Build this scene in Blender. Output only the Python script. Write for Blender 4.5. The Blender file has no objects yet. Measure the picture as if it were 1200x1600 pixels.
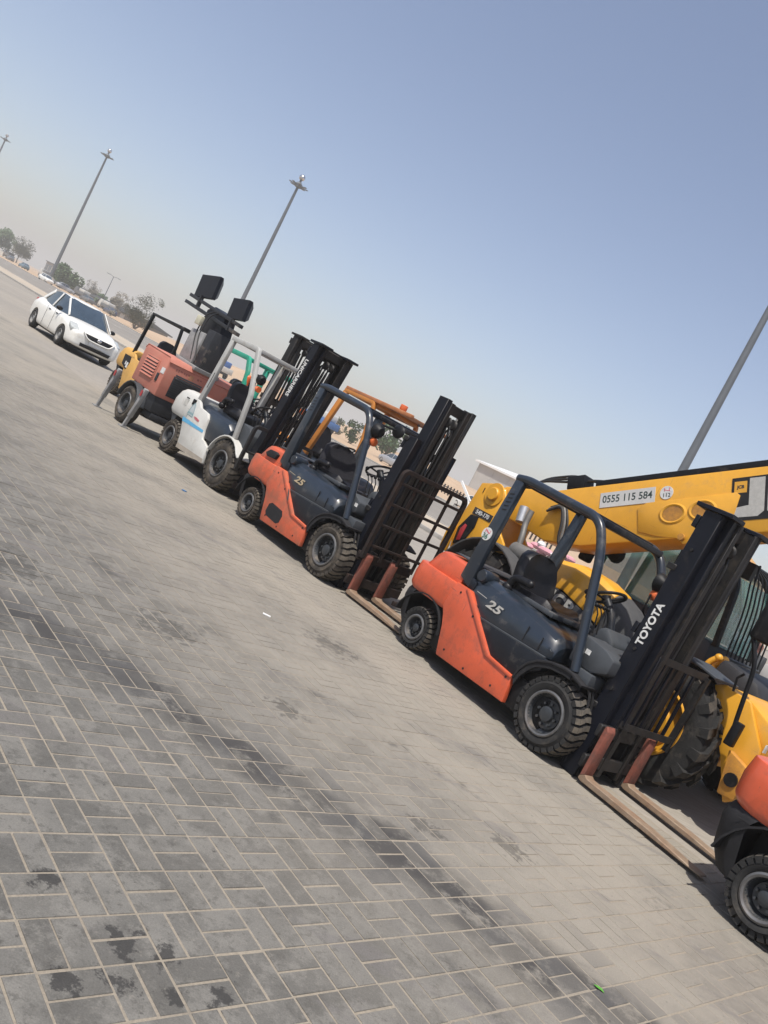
import bpy, bmesh, math, random
from mathutils import Matrix, Vector
from math import sin, cos, pi, radians, atan2, hypot, sqrt

S = bpy.context.scene
COL = S.collection
random.seed(7)

# ------------------------------------------------------------------ camera
FPX, ROLL, HOR, CAMH = 1304.0, radians(27.17), 91.9, 1.686
PITCH = math.atan(HOR / FPX)
cam_d = bpy.data.cameras.new("camera")
cam = bpy.data.objects.new("camera", cam_d)
COL.objects.link(cam)
S.camera = cam
cam_d.sensor_fit = 'VERTICAL'
cam_d.sensor_height = 36.0
cam_d.lens = 36.0 * FPX / 1600.0
cam_d.clip_start = 0.05
cam_d.clip_end = 6000.0
_right, _fwd, _up = Vector((1, 0, 0)), Vector((0, cos(PITCH), -sin(PITCH))), Vector((0, sin(PITCH), cos(PITCH)))
_ix = cos(ROLL) * _right + sin(ROLL) * _up
_iy = -sin(ROLL) * _right + cos(ROLL) * _up
_m = Matrix((_ix, _iy, -_fwd)).transposed().to_4x4()
_m.translation = Vector((0, 0, CAMH))
cam.matrix_world = _m

# ------------------------------------------------------------------ sky, sun, exposure
SUN_DIR = Vector((-0.38, -0.92, 0))          # horizontal direction towards the sun
SUN_EL = radians(67)
W = bpy.data.worlds.new("World")
S.world = W
W.use_nodes = True
wn = W.node_tree.nodes
sky = wn.new('ShaderNodeTexSky')
sky.sky_type = 'NISHITA'
sky.sun_disc = False
sky.sun_elevation = SUN_EL
sky.sun_rotation = atan2(SUN_DIR.x, SUN_DIR.y)
sky.altitude = 0
sky.air_density = 1.0
sky.dust_density = 1.6
sky.ozone_density = 1.0
bg = wn['Background']
hs = wn.new('ShaderNodeHueSaturation'); hs.inputs['Saturation'].default_value = 0.90
W.node_tree.links.new(sky.outputs[0], hs.inputs['Color'])
tn = wn.new('ShaderNodeVectorMath'); tn.operation = 'MULTIPLY'; tn.inputs[1].default_value = (1.0, 0.955, 0.972)   # dusty air: a little less green
W.node_tree.links.new(hs.outputs[0], tn.inputs[0])
W.node_tree.links.new(tn.outputs[0], bg.inputs[0])
bg.inputs[1].default_value = 0.15

sun_d = bpy.data.lights.new("sun", 'SUN')
sun_d.energy = 4.9
sun_d.angle = radians(0.8)
sun_d.color = (1.0, 0.95, 0.87)
sun = bpy.data.objects.new("sun", sun_d)
COL.objects.link(sun)
_h = SUN_DIR.normalized()
_to = Vector((_h.x * cos(SUN_EL), _h.y * cos(SUN_EL), sin(SUN_EL)))
sun.rotation_euler = _to.to_track_quat('Z', 'Y').to_euler()

S.view_settings.view_transform = 'Standard'
S.view_settings.look = 'None'
S.view_settings.gamma = 1.0
S.view_settings.exposure = 0.11
S.view_settings.use_curve_mapping = False
S.cycles.volume_step_rate = 4.0
S.cycles.volume_bounces = 0
S.cycles.max_bounces = 6

# ------------------------------------------------------------------ materials
MATS = {}
def mat(name, rgb, rough=0.6, metal=0.0, var=0.25, scale=6.0, dirt=None, dirt_amt=0.35, dirt_scale=3.0, coat=0.0, bump=0.0, bump_scale=60.0, spec=0.5, scratch=0.0):
    if name in MATS: return MATS[name]
    m = bpy.data.materials.new(name); m.use_nodes = True
    nt = m.node_tree; N = nt.nodes; L = nt.links
    b = N['Principled BSDF']
    tc = N.new('ShaderNodeTexCoord')
    n1 = N.new('ShaderNodeTexNoise'); n1.inputs['Scale'].default_value = scale; n1.inputs['Detail'].default_value = 6; n1.inputs['Roughness'].default_value = 0.65
    L.new(tc.outputs['Object'], n1.inputs['Vector'])
    r1 = N.new('ShaderNodeMapRange'); r1.inputs[1].default_value = 0.3; r1.inputs[2].default_value = 0.7
    r1.inputs[3].default_value = 1 - var; r1.inputs[4].default_value = 1 + var * 0.6
    L.new(n1.outputs[0], r1.inputs[0])
    mx = N.new('ShaderNodeVectorMath'); mx.operation = 'SCALE'; mx.inputs[0].default_value = rgb
    L.new(r1.outputs[0], mx.inputs['Scale'])
    out = mx.outputs[0]
    if dirt is not None:
        n2 = N.new('ShaderNodeTexNoise'); n2.inputs['Scale'].default_value = dirt_scale; n2.inputs['Detail'].default_value = 9; n2.inputs['Roughness'].default_value = 0.72
        L.new(tc.outputs['Object'], n2.inputs['Vector'])
        r2 = N.new('ShaderNodeMapRange'); r2.inputs[1].default_value = 0.66 - dirt_amt * 0.45; r2.inputs[2].default_value = 0.86 - dirt_amt * 0.3
        r2.inputs[4].default_value = 0.85
        L.new(n2.outputs[0], r2.inputs[0])
        mm = N.new('ShaderNodeMix'); mm.data_type = 'RGBA'
        L.new(r2.outputs[0], mm.inputs['Factor']); L.new(out, mm.inputs['A']); mm.inputs['B'].default_value = (*dirt, 1)
        out = mm.outputs['Result']
        rr = N.new('ShaderNodeMapRange'); rr.inputs[3].default_value = rough; rr.inputs[4].default_value = min(1, rough + 0.3)
        L.new(r2.outputs[0], rr.inputs[0]); L.new(rr.outputs[0], b.inputs['Roughness'])
    else:
        rr = N.new('ShaderNodeMapRange'); rr.inputs[3].default_value = max(0.05, rough - 0.1); rr.inputs[4].default_value = min(1, rough + 0.12)
        L.new(n1.outputs[0], rr.inputs[0]); L.new(rr.outputs[0], b.inputs['Roughness'])
    if scratch > 0:
        for rot, sc_ in ((0.25, (2.5, 2.5, 70)), (-0.5, (60, 4, 3))):
            mp = N.new('ShaderNodeMapping'); mp.inputs['Rotation'].default_value = (0, rot, 0); mp.inputs['Scale'].default_value = sc_; L.new(tc.outputs['Object'], mp.inputs[0])
            n4 = N.new('ShaderNodeTexNoise'); n4.inputs['Scale'].default_value = 1.0; n4.inputs['Detail'].default_value = 3; L.new(mp.outputs[0], n4.inputs['Vector'])
            r4 = N.new('ShaderNodeMapRange'); r4.inputs[1].default_value = 0.70; r4.inputs[2].default_value = 0.74; r4.inputs[4].default_value = scratch; L.new(n4.outputs[0], r4.inputs[0])
            m4 = N.new('ShaderNodeMix'); m4.data_type = 'RGBA'; L.new(r4.outputs[0], m4.inputs['Factor']); L.new(out, m4.inputs['A']); m4.inputs['B'].default_value = (0.05, 0.035, 0.03, 1); out = m4.outputs['Result']
        n5 = N.new('ShaderNodeTexNoise'); n5.inputs['Scale'].default_value = 22; n5.inputs['Detail'].default_value = 8; n5.inputs['Roughness'].default_value = 0.75; L.new(tc.outputs['Object'], n5.inputs['Vector'])
        r5 = N.new('ShaderNodeMapRange'); r5.inputs[1].default_value = 0.655; r5.inputs[2].default_value = 0.70; r5.inputs[4].default_value = scratch; L.new(n5.outputs[0], r5.inputs[0])
        m5 = N.new('ShaderNodeMix'); m5.data_type = 'RGBA'; L.new(r5.outputs[0], m5.inputs['Factor']); L.new(out, m5.inputs['A']); m5.inputs['B'].default_value = (0.07, 0.05, 0.04, 1); out = m5.outputs['Result']
    L.new(out, b.inputs['Base Color'])
    b.inputs['Metallic'].default_value = metal
    b.inputs['Coat Weight'].default_value = coat
    b.inputs['Specular IOR Level'].default_value = spec
    if bump > 0:
        n3 = N.new('ShaderNodeTexNoise'); n3.inputs['Scale'].default_value = bump_scale; n3.inputs['Detail'].default_value = 5
        L.new(tc.outputs['Object'], n3.inputs['Vector'])
        bp = N.new('ShaderNodeBump'); bp.inputs['Strength'].default_value = bump; bp.inputs['Distance'].default_value = 0.01
        L.new(n3.outputs[0], bp.inputs['Height']); L.new(bp.outputs[0], b.inputs['Normal'])
    MATS[name] = m
    return m

def glass_mat(name, rgb, alpha=0.45):
    if name in MATS: return MATS[name]
    m = bpy.data.materials.new(name); m.use_nodes = True
    b = m.node_tree.nodes['Principled BSDF']
    b.inputs['Base Color'].default_value = (*rgb, 1); b.inputs['Roughness'].default_value = 0.08
    b.inputs['Alpha'].default_value = alpha; b.inputs['Specular IOR Level'].default_value = 0.7
    MATS[name] = m
    return m

DUST = (0.36, 0.29, 0.22)
M_ORANGE = mat('toyota_orange', scratch=.7, rgb=(0.56, 0.092, 0.036), rough=0.40, var=0.18, scale=2.5, dirt=(0.20, 0.062, 0.040), dirt_amt=0.36, dirt_scale=7, coat=0.2)
M_ORANGE2 = mat('worn_orange', scratch=.7, rgb=(0.54, 0.10, 0.042), rough=0.5, var=0.25, scale=3, dirt=(0.20, 0.10, 0.06), dirt_amt=0.48, dirt_scale=5, coat=0.15)
M_PATCH = mat('touch_up_black', (0.018, 0.018, 0.020), 0.75, spec=.25, var=0.3, scale=12, bump=0.2)
M_SLATE = mat('slate_blue_paint', scratch=.5, rgb=(0.016, 0.023, 0.034), spec=.4, rough=0.30, var=0.2, scale=4, dirt=(0.13, 0.12, 0.11), dirt_amt=0.22, dirt_scale=6, coat=0.35)
M_SLATE_D = mat('slate_dark', (0.009, 0.012, 0.018), 0.45, spec=.3, var=0.25, scale=5, dirt=(0.10, 0.09, 0.08), dirt_amt=0.3, dirt_scale=7)
M_GREYPL = mat('grey_plastic', (0.045, 0.051, 0.058), 0.55, var=0.2, scale=8, dirt=DUST, dirt_amt=0.16)
M_BLACK = mat('black_paint', (0.006, 0.0065, 0.008), 0.5, spec=.25, var=0.3, scale=6, dirt=(0.055, 0.047, 0.04), dirt_amt=0.22, dirt_scale=8)
M_MAST = mat('mast_navy_black', (0.006, 0.0075, 0.013), 0.40, spec=.22, var=0.3, scale=5, dirt=(0.035, 0.030, 0.026), dirt_amt=0.22, dirt_scale=7)
M_GREASE = mat('greasy_steel', (0.018, 0.0175, 0.018), 0.5, spec=.25, var=0.4, scale=9, dirt=(0.055, 0.045, 0.036), dirt_amt=0.35, dirt_scale=12)
M_RUSTY = mat('rusty_dark_steel', (0.016, 0.011, 0.010), 0.8, spec=.3, var=0.4, scale=14, dirt=(0.055, 0.028, 0.018), dirt_amt=0.35, dirt_scale=10, bump=0.3)
M_FORKR = mat('fork_red_oxide', scratch=.5, rgb=(0.22, 0.068, 0.045), rough=0.75, var=0.3, scale=12, dirt=(0.09, 0.06, 0.05), dirt_amt=0.45, dirt_scale=9, bump=0.2)
M_FORKT = mat('fork_bare_steel', (0.27, 0.20, 0.14), 0.62, metal=0.15, var=0.3, scale=10, dirt=(0.20, 0.11, 0.06), dirt_amt=0.5, dirt_scale=6, bump=0.2)
M_TYRE = mat('tyre_rubber', (0.022, 0.022, 0.022), 0.85, var=0.3, scale=8, dirt=(0.10, 0.085, 0.068), dirt_amt=0.30, dirt_scale=5, bump=0.25, spec=0.3)
M_TYRED = mat('dusty_tyre', (0.040, 0.036, 0.032), 0.9, var=0.35, scale=8, dirt=(0.15, 0.125, 0.095), dirt_amt=0.5, dirt_scale=5, bump=0.25, spec=0.2)
M_LUG = mat('scuffed_tread', (0.085, 0.077, 0.066), 0.92, var=0.35, scale=10, dirt=(0.20, 0.17, 0.13), dirt_amt=0.5, dirt_scale=7, spec=.2)
M_RIM = mat('dark_grey_rim', (0.045, 0.050, 0.056), 0.45, metal=0.3, var=0.3, scale=9, dirt=DUST, dirt_amt=0.16)
M_RIMEDGE = mat('worn_rim_steel', (0.17, 0.17, 0.17), 0.45, metal=0.6, var=0.35, scale=14, dirt=(0.12, 0.09, 0.07), dirt_amt=0.35)
M_SEAT = mat('seat_vinyl', (0.006, 0.006, 0.008), 0.45, spec=.35, var=0.2, scale=10, dirt=(0.08, 0.07, 0.06), dirt_amt=0.14, bump=0.15)
M_FABRIC = mat('seat_cover_cloth', (0.014, 0.014, 0.020), 0.95, var=0.2, scale=20, bump=0.4)
M_WHITEL = mat('white_lettering', (0.62, 0.62, 0.60), 0.6, var=0.25, scale=30)
M_SILVERL = mat('silver_lettering', (0.42, 0.41, 0.38), 0.5, var=0.15, scale=30)
M_GOLDL = mat('pale_gold_lettering', (0.42, 0.34, 0.22), 0.5, var=0.15, scale=30)
M_YELLOW = mat('jcb_yellow', scratch=.4, rgb=(0.66, 0.325, 0.024), rough=0.40, var=0.13, scale=2.2, dirt=(0.36, 0.22, 0.10), dirt_amt=0.20, dirt_scale=4, coat=0.2)
M_YELLOWR = mat('scraped_yellow', (0.52, 0.24, 0.03), 0.55, var=0.25, scale=4, dirt=(0.16, 0.08, 0.04), dirt_amt=0.5, dirt_scale=6)
M_ORYEL = mat('faded_orange_yellow', (0.56, 0.215, 0.04), 0.5, var=0.2, scale=4, dirt=(0.30, 0.17, 0.10), dirt_amt=0.3, dirt_scale=5)
M_ORANGETOP = mat('rusty_orange_beam', (0.42, 0.16, 0.06), 0.6, var=0.25, scale=4, dirt=(0.22, 0.10, 0.06), dirt_amt=0.4, dirt_scale=5)
M_CATY = mat('cat_yellow', (0.58, 0.33, 0.08), 0.5, var=0.2, scale=3, dirt=(0.33, 0.23, 0.13), dirt_amt=0.3)
M_SALMON = mat('faded_salmon_paint', scratch=.5, rgb=(0.47, 0.165, 0.115), rough=0.6, var=0.2, scale=3, dirt=(0.36, 0.19, 0.14), dirt_amt=0.4, dirt_scale=3)
M_GALV = mat('galvanised_steel', (0.27, 0.27, 0.265), 0.6, metal=0.1, var=0.25, scale=9, dirt=(0.16, 0.13, 0.10), dirt_amt=0.25)
M_GREYW = mat('off_white_paint', scratch=.5, rgb=(0.54, 0.535, 0.50), rough=0.45, var=0.12, scale=3, dirt=(0.34, 0.30, 0.25), dirt_amt=0.28, dirt_scale=4, coat=0.2)
M_GREYW2 = mat('grey_white_beam', (0.40, 0.40, 0.38), 0.5, var=0.15, scale=4, dirt=(0.27, 0.24, 0.20), dirt_amt=0.3, dirt_scale=5)
M_SKYBLUE = mat('sky_blue_stripe', (0.10, 0.36, 0.58), 0.5, var=0.15)
M_GREEN = mat('sea_green_paint', (0.03, 0.36, 0.24), 0.5, var=0.2, scale=4, dirt=(0.16, 0.26, 0.2), dirt_amt=0.2)
M_AMBER = mat('amber_lens', (0.65, 0.14, 0.04), 0.3, var=0.15, scale=12)
M_REDLENS = mat('red_lens', (0.35, 0.03, 0.035), 0.3, var=0.2, scale=12)
M_CLEARL = mat('clear_lens', (0.42, 0.44, 0.43), 0.2, var=0.25, scale=14)
M_CHROME = mat('polished_rod', (0.55, 0.55, 0.56), 0.2, metal=0.9, var=0.1)
M_HOSE = mat('rubber_hose', (0.014, 0.014, 0.015), 0.6, var=0.25, scale=20)
M_CARW = mat('car_white_paint', (0.72, 0.71, 0.66), 0.3, var=0.06, scale=2, dirt=(0.52, 0.46, 0.36), dirt_amt=0.25, dirt_scale=3, coat=0.5)
M_GLASSD = mat('dark_car_glass', (0.035, 0.055, 0.075), 0.10, var=0.3, scale=3, spec=0.9)
M_GLASSC = glass_mat('tinted_cab_glass', (0.10, 0.24, 0.22), 0.42)

# ------------------------------------------------------------------ mesh helpers
class MB:
    def __init__(s): s.v = []; s.f = []; s.T = Matrix()
    def add(s, vs, fs):
        o = len(s.v); s.v += [tuple(s.T @ Vector(p)) for p in vs]; s.f += [tuple(i + o for i in f) for f in fs]; return s
    def box(s, x0, x1, y0, y1, z0, z1):
        return s.add([(x0,y0,z0),(x1,y0,z0),(x1,y1,z0),(x0,y1,z0),(x0,y0,z1),(x1,y0,z1),(x1,y1,z1),(x0,y1,z1)],
                     [(0,3,2,1),(4,5,6,7),(0,1,5,4),(1,2,6,5),(2,3,7,6),(3,0,4,7)])
    def prism(s, pts, a0, a1, axis='y', pts1=None):
        n = len(pts); q = pts1 or pts
        if axis == 'y': A = [(p[0], a0, p[1]) for p in pts]; B = [(p[0], a1, p[1]) for p in q]
        elif axis == 'z': A = [(p[0], p[1], a0) for p in pts]; B = [(p[0], p[1], a1) for p in q]
        else: A = [(a0, p[0], p[1]) for p in pts]; B = [(a1, p[0], p[1]) for p in q]
        return s.add(A + B, [tuple(range(n)), tuple(range(2*n-1, n-1, -1))] + [(i, i+n, (i+1) % n + n, (i+1) % n) for i in range(n)])
    def loft(s, rings, caps=True, closed=False):
        n = len(rings[0]); V = [p for r in rings for p in r]; F = []
        m = len(rings)
        for k in range(m if closed else m - 1):
            a, b = k*n, ((k+1) % m)*n
            for i in range(n): F.append((a+i, a+(i+1) % n, b+(i+1) % n, b+i))
        if caps and not closed: F += [tuple(range(n-1, -1, -1)), tuple((m-1)*n+i for i in range(n))]
        return s.add(V, F)
    def sweep(s, path, sec, closed=False, up=None, scale=None):
        P = [Vector(p) for p in path]; n = len(P); rings = []
        ref = None
        for i in range(n):
            a = P[i-1] if (i > 0 or closed) else P[i]; b = P[(i+1) % n] if (i < n-1 or closed) else P[i]
            t = (b - a).normalized()
            if up is not None: nrm = (Vector(up) - t * t.dot(Vector(up))).normalized()
            else:
                if ref is None:
                    ref = Vector((0,0,1)) if abs(t.z) < 0.9 else Vector((1,0,0))
                nrm = (ref - t * t.dot(ref))
                nrm = nrm.normalized() if nrm.length > 1e-6 else t.orthogonal().normalized()
                ref = nrm
            bn = t.cross(nrm)
            k = 1.0
            if not closed and 0 < i < n-1:
                c = (P[i]-P[i-1]).normalized().dot((P[i+1]-P[i]).normalized())
                k = 1.0 / max(0.6, sqrt(max(0.05, (1 + c) / 2)))
            sc = 1.0 if scale is None else scale[i]
            rings.append([tuple(P[i] + nrm * (q[0]*sc) + bn * (q[1]*sc)) for q in sec])
        return s.loft(rings, closed=closed)
    def tube(s, path, r, n=10, closed=False, scale=None):
        return s.sweep(path, [(r*cos(2*pi*i/n), r*sin(2*pi*i/n)) for i in range(n)], closed, scale=scale)
    def beam(s, path, w, h, up=None, closed=False):
        return s.sweep(path, [(h/2, -w/2), (h/2, w/2), (-h/2, w/2), (-h/2, -w/2)], closed, up)
    def cyl(s, a, b, r, n=14, r2=None):
        return s.tube([a, b], r, n, scale=None if r2 is None else [1, r2/r])
    def lathe(s, prof, n=32, c=(0, 0, 0), axis='y'):
        rings = []
        for k in range(n):
            a = 2*pi*k/n
            if axis == 'y': rings.append([(c[0]+r*cos(a), c[1]+t, c[2]+r*sin(a)) for r, t in prof])
            else: rings.append([(c[0]+r*cos(a), c[1]+r*sin(a), c[2]+t) for r, t in prof])
        m = len(prof); V = [p for r in rings for p in r]; F = []
        for k in range(n):
            a, b = k*m, ((k+1) % n)*m
            for i in range(m-1): F.append((a+i, b+i, b+i+1, a+i+1))
        return s.add(V, F)
    def sphere(s, c, r, n=12, m=8, sc=(1, 1, 1)):
        V = []; F = []
        for j in range(m+1):
            t = pi*j/m
            for i in range(n): V.append((c[0]+r*sc[0]*sin(t)*cos(2*pi*i/n), c[1]+r*sc[1]*sin(t)*sin(2*pi*i/n), c[2]+r*sc[2]*cos(t)))
        for j in range(m):
            for i in range(n): F.append((j*n+i, (j+1)*n+i, (j+1)*n+(i+1) % n, j*n+(i+1) % n))
        return s.add(V, F)
    def mesh(s, name, bevel=0.0, seg=2, smooth=38):
        me = bpy.data.meshes.new(name)
        bm = bmesh.new()
        vs = [bm.verts.new(p) for p in s.v]
        for f in s.f:
            try: bm.faces.new([vs[i] for i in f])
            except ValueError: pass
        bmesh.ops.remove_doubles(bm, verts=bm.verts, dist=1e-5)
        bmesh.ops.recalc_face_normals(bm, faces=bm.faces)
        if bevel > 0:
            ed = [e for e in bm.edges if len(e.link_faces) == 2 and e.calc_face_angle(0) > radians(28)]
            if ed: bmesh.ops.bevel(bm, geom=ed, offset=bevel, segments=seg, profile=0.5, affect='EDGES', clamp_overlap=True)
        bm.to_mesh(me); bm.free()
        if smooth:
            me.polygons.foreach_set('use_smooth', [True]*len(me.polygons))
            me.set_sharp_from_angle(angle=radians(smooth))
        return me
    def build(s, name, material, parent=None, bevel=0.0, seg=2, smooth=38, label=None):
        me = s.mesh(name, bevel, seg, smooth); me.materials.append(material)
        return put(name, me, parent, label=label)

def put(name, me, parent=None, loc=None, rz=None, label=None):
    o = bpy.data.objects.new(name, me); COL.objects.link(o)
    if parent is not None: o.parent = parent
    if loc is not None: o.location = loc
    if rz is not None: o.rotation_euler = (0, 0, rz)
    if label: o['label'] = label
    return o
def tag(o, label=None, cat=None, group=None, kind=None):
    if label: o['label'] = label
    if cat: o['category'] = cat
    if group: o['group'] = group
    if kind: o['kind'] = kind
    return o
def thing(name, label, cat, loc=(0, 0, 0), rz=0.0, group=None):
    o = bpy.data.objects.new(name, None); COL.objects.link(o)
    o.location = loc; o.rotation_euler = (0, 0, rz); o.empty_display_size = 0.2
    return tag(o, label, cat, group)
def copy_tree(o, parent=None):
    c = o.copy(); COL.objects.link(c); c.parent = parent
    for ch in o.children: copy_tree(ch, c)
    return c
def text(name, s, size, material, parent, loc, xd, ud, ext=0.0015, bold=0.0, align='CENTER', sx=1.0, shear=0.0):
    cu = bpy.data.curves.new(name, 'FONT'); cu.body = s; cu.size = size; cu.extrude = ext; cu.offset = bold
    cu.align_x = align; cu.align_y = 'CENTER'; cu.resolution_u = 4; cu.shear = shear
    t = bpy.data.objects.new(name, cu); COL.objects.link(t)
    dg = bpy.context.evaluated_depsgraph_get()
    me = bpy.data.meshes.new_from_object(t.evaluated_get(dg)); me.name = name
    bpy.data.objects.remove(t); bpy.data.curves.remove(cu)
    xd, ud = Vector(xd).normalized(), Vector(ud).normalized(); nd = xd.cross(ud)
    M = Matrix((xd*sx, ud, nd)).transposed().to_4x4(); M.translation = Vector(loc)
    me.transform(M); me.materials.clear(); me.materials.append(material)
    return put(name, me, parent)
def arc(cx, cz, r, a0, a1, n):
    return [(cx + r*cos(radians(a0 + (a1-a0)*i/n)), cz + r*sin(radians(a0 + (a1-a0)*i/n))) for i in range(n+1)]
def bend(pts, r=0.08, n=4):
    """round the corners of a polyline"""
    P = [Vector(p) for p in pts]; out = [P[0]]
    for i in range(1, len(P)-1):
        a = (P[i-1]-P[i]); b = (P[i+1]-P[i]); k = min(r, a.length*0.45, b.length*0.45)
        A = P[i] + a.normalized()*k; B = P[i] + b.normalized()*k
        for j in range(n+1):
            t = j/n; out.append((1-t)**2*A + 2*t*(1-t)*P[i] + t*t*B)
    out.append(P[-1]); return [tuple(p) for p in out]
def chain(pts, r):
    return bend(pts, r)

# ------------------------------------------------------------------ wheels (shared meshes)
_wc = {}
def wheel_meshes(r, w, rim, lugs, style, rimmat, tyremat):
    key = (r, w, rim, lugs, style, rimmat.name, tyremat.name)
    if key in _wc: return _wc[key]
    t = MB()
    h = 0.022 if style != 'ag' else 0.045
    if style == 'car': h = 0.004
    rb = r - h
    prof = [(rim-0.01, 0.05), (rim+0.004, 0.008), (rim+0.03*r/0.35, -0.006), (rim+(rb-rim)*0.55, -0.012), (rb-0.035, 0.002), (rb-0.008, 0.016),
            (rb, 0.04), (rb+0.003, w*0.5), (rb, w-0.04), (rb-0.008, w-0.016), (rb-0.035, w-0.002), (rim+(rb-rim)*0.55, w+0.012), (rim+0.004, w-0.008), (rim-0.01, w-0.05)]
    t.lathe(prof, 44)
    def P(a, rr, y): return (rr*cos(a), y, rr*sin(a))
    def block(a0, a1, b0, b1, y0, y1, r0, r1, shoulder=0.0):
        vs = [P(a0, r0, y0), P(a1, r0, y0), P(b1, r0, y1), P(b0, r0, y1), P(a0, r1-shoulder, y0), P(a1, r1-shoulder, y0), P(b1, r1, y1), P(b0, r1, y1)]
        t.add(vs, [(0,3,2,1),(4,5,6,7),(0,1,5,4),(1,2,6,5),(2,3,7,6),(3,0,4,7)])
    if style == 'block':
        d = 2*pi/lugs
        for k in range(lugs):
            a = k*d; q = d*0.36
            block(a-q, a+q, a-q*0.9, a+q*0.9, 0.000, 0.05, r-0.050, r-0.002, 0.012)
            block(a-q*0.9, a+q*0.9, a-q*0.6+d*0.22, a+q*0.8+d*0.22, 0.05, w*0.52, r-0.04, r)
            c = a + d*0.5
            block(c-q*0.6-d*0.22, c+q*0.8-d*0.22, c-q*0.9, c+q*0.9, w*0.48, w-0.05, r-0.04, r)
            block(c-q*0.9, c+q*0.9, c-q, c+q, w-0.05, w, r-0.050, r-0.01, 0.0)
    elif style == 'ag':
        d = 2*pi/lugs
        for k in range(lugs):
            for side in (0, 1):
                a = k*d + side*d*0.5
                ys = [-0.012, 0.06, w*0.30, w*0.56] if side == 0 else [w+0.012, w-0.06, w*0.70, w*0.44]
                sh = [-0.30, -0.14, 0.30, 0.62]
                for i in range(3):
                    q0 = d*(0.20 if i == 0 else 0.155); q1 = d*(0.155 if i < 2 else 0.12)
                    block(a+sh[i]*d-q0, a+sh[i]*d+q0, a+sh[i+1]*d-q1, a+sh[i+1]*d+q1, ys[i], ys[i+1], r-0.13, r-(0.012 if i == 2 else 0.0), 0.03 if i == 0 else 0.0)
    tm = t.mesh('tyre', 0, smooth=32); tm.materials.append(tyremat); tm.materials.append(M_LUG if style != 'ag' else M_TYRED)
    if style != 'car':
        for p in tm.polygons:
            if hypot(p.center.x, p.center.z) > rb + h*0.45: p.material_index = 1
    rm = MB()
    if style == 'ag':
        rm.lathe([(rim, 0.01), (rim+0.012, 0.0), (rim-0.004, -0.01), (rim-0.02, 0.02), (rim-0.03, 0.05), (rim-0.08, 0.065), (rim-0.10, 0.045), (0.17, 0.045), (0.15, 0.02), (0.0, 0.02)], 40)
        for k in range(8): rm.cyl(P(k*pi/4, 0.21, 0.06), P(k*pi/4, 0.21, 0.10), 0.018, 8)
    else:
        rm.lathe([(rim+0.004, 0.012), (rim+0.008, 0.0), (rim-0.008, -0.008), (rim-0.018, 0.006), (rim-0.024, 0.05), (rim*0.72, 0.068), (rim*0.66, 0.05), (rim*0.36, 0.05), (rim*0.34, 0.02), (rim*0.22, 0.012), (0.0, 0.012)], 36)
        for k in range(8 if style == 'block' else 5):
            a = k*2*pi/(8 if style == 'block' else 5); rm.cyl(P(a, rim*0.50, 0.024), P(a, rim*0.50, 0.06), rim*0.065, 8)
    rme = rm.mesh('wheel', 0, smooth=35); rme.materials.append(rimmat)
    ring = MB().lathe([(rim+0.010, 0.004), (rim+0.006, -0.008), (rim-0.004, -0.0125), (rim-0.016, -0.006), (rim-0.020, 0.02)], 40)
    rg = ring.mesh('rim_flange', 0); rg.materials.append(M_RIMEDGE if style != 'ag' else rimmat)
    _wc[key] = (rme, tm, rg)
    return _wc[key]
def add_wheel(parent, x, y, r, w, rim, side=-1, lugs=22, style='block', rimmat=None, tyremat=None, spin=0.0, zc=None):
    """outer face at y; side -1 looks towards -y, +1 towards +y"""
    a, b, c = wheel_meshes(r, w, rim, lugs, style, rimmat or M_RIM, tyremat or M_TYRE)
    o = put('wheel', a, parent, (x, y, r if zc is None else zc)); o.rotation_euler = (0, spin, 0 if side < 0 else pi)
    put('tyre', b, o); put('rim_flange', c, o)
    return o
# ------------------------------------------------------------------ site frame: s runs along the parked row, n across it
SITE_A = radians(-48.5)
SD, SN = Vector((cos(SITE_A), sin(SITE_A))), Vector((-sin(SITE_A), cos(SITE_A)))
def site(s, n, z=0.0): 
    p = SD*s + SN*n
    return (p.x, p.y, z)

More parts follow.
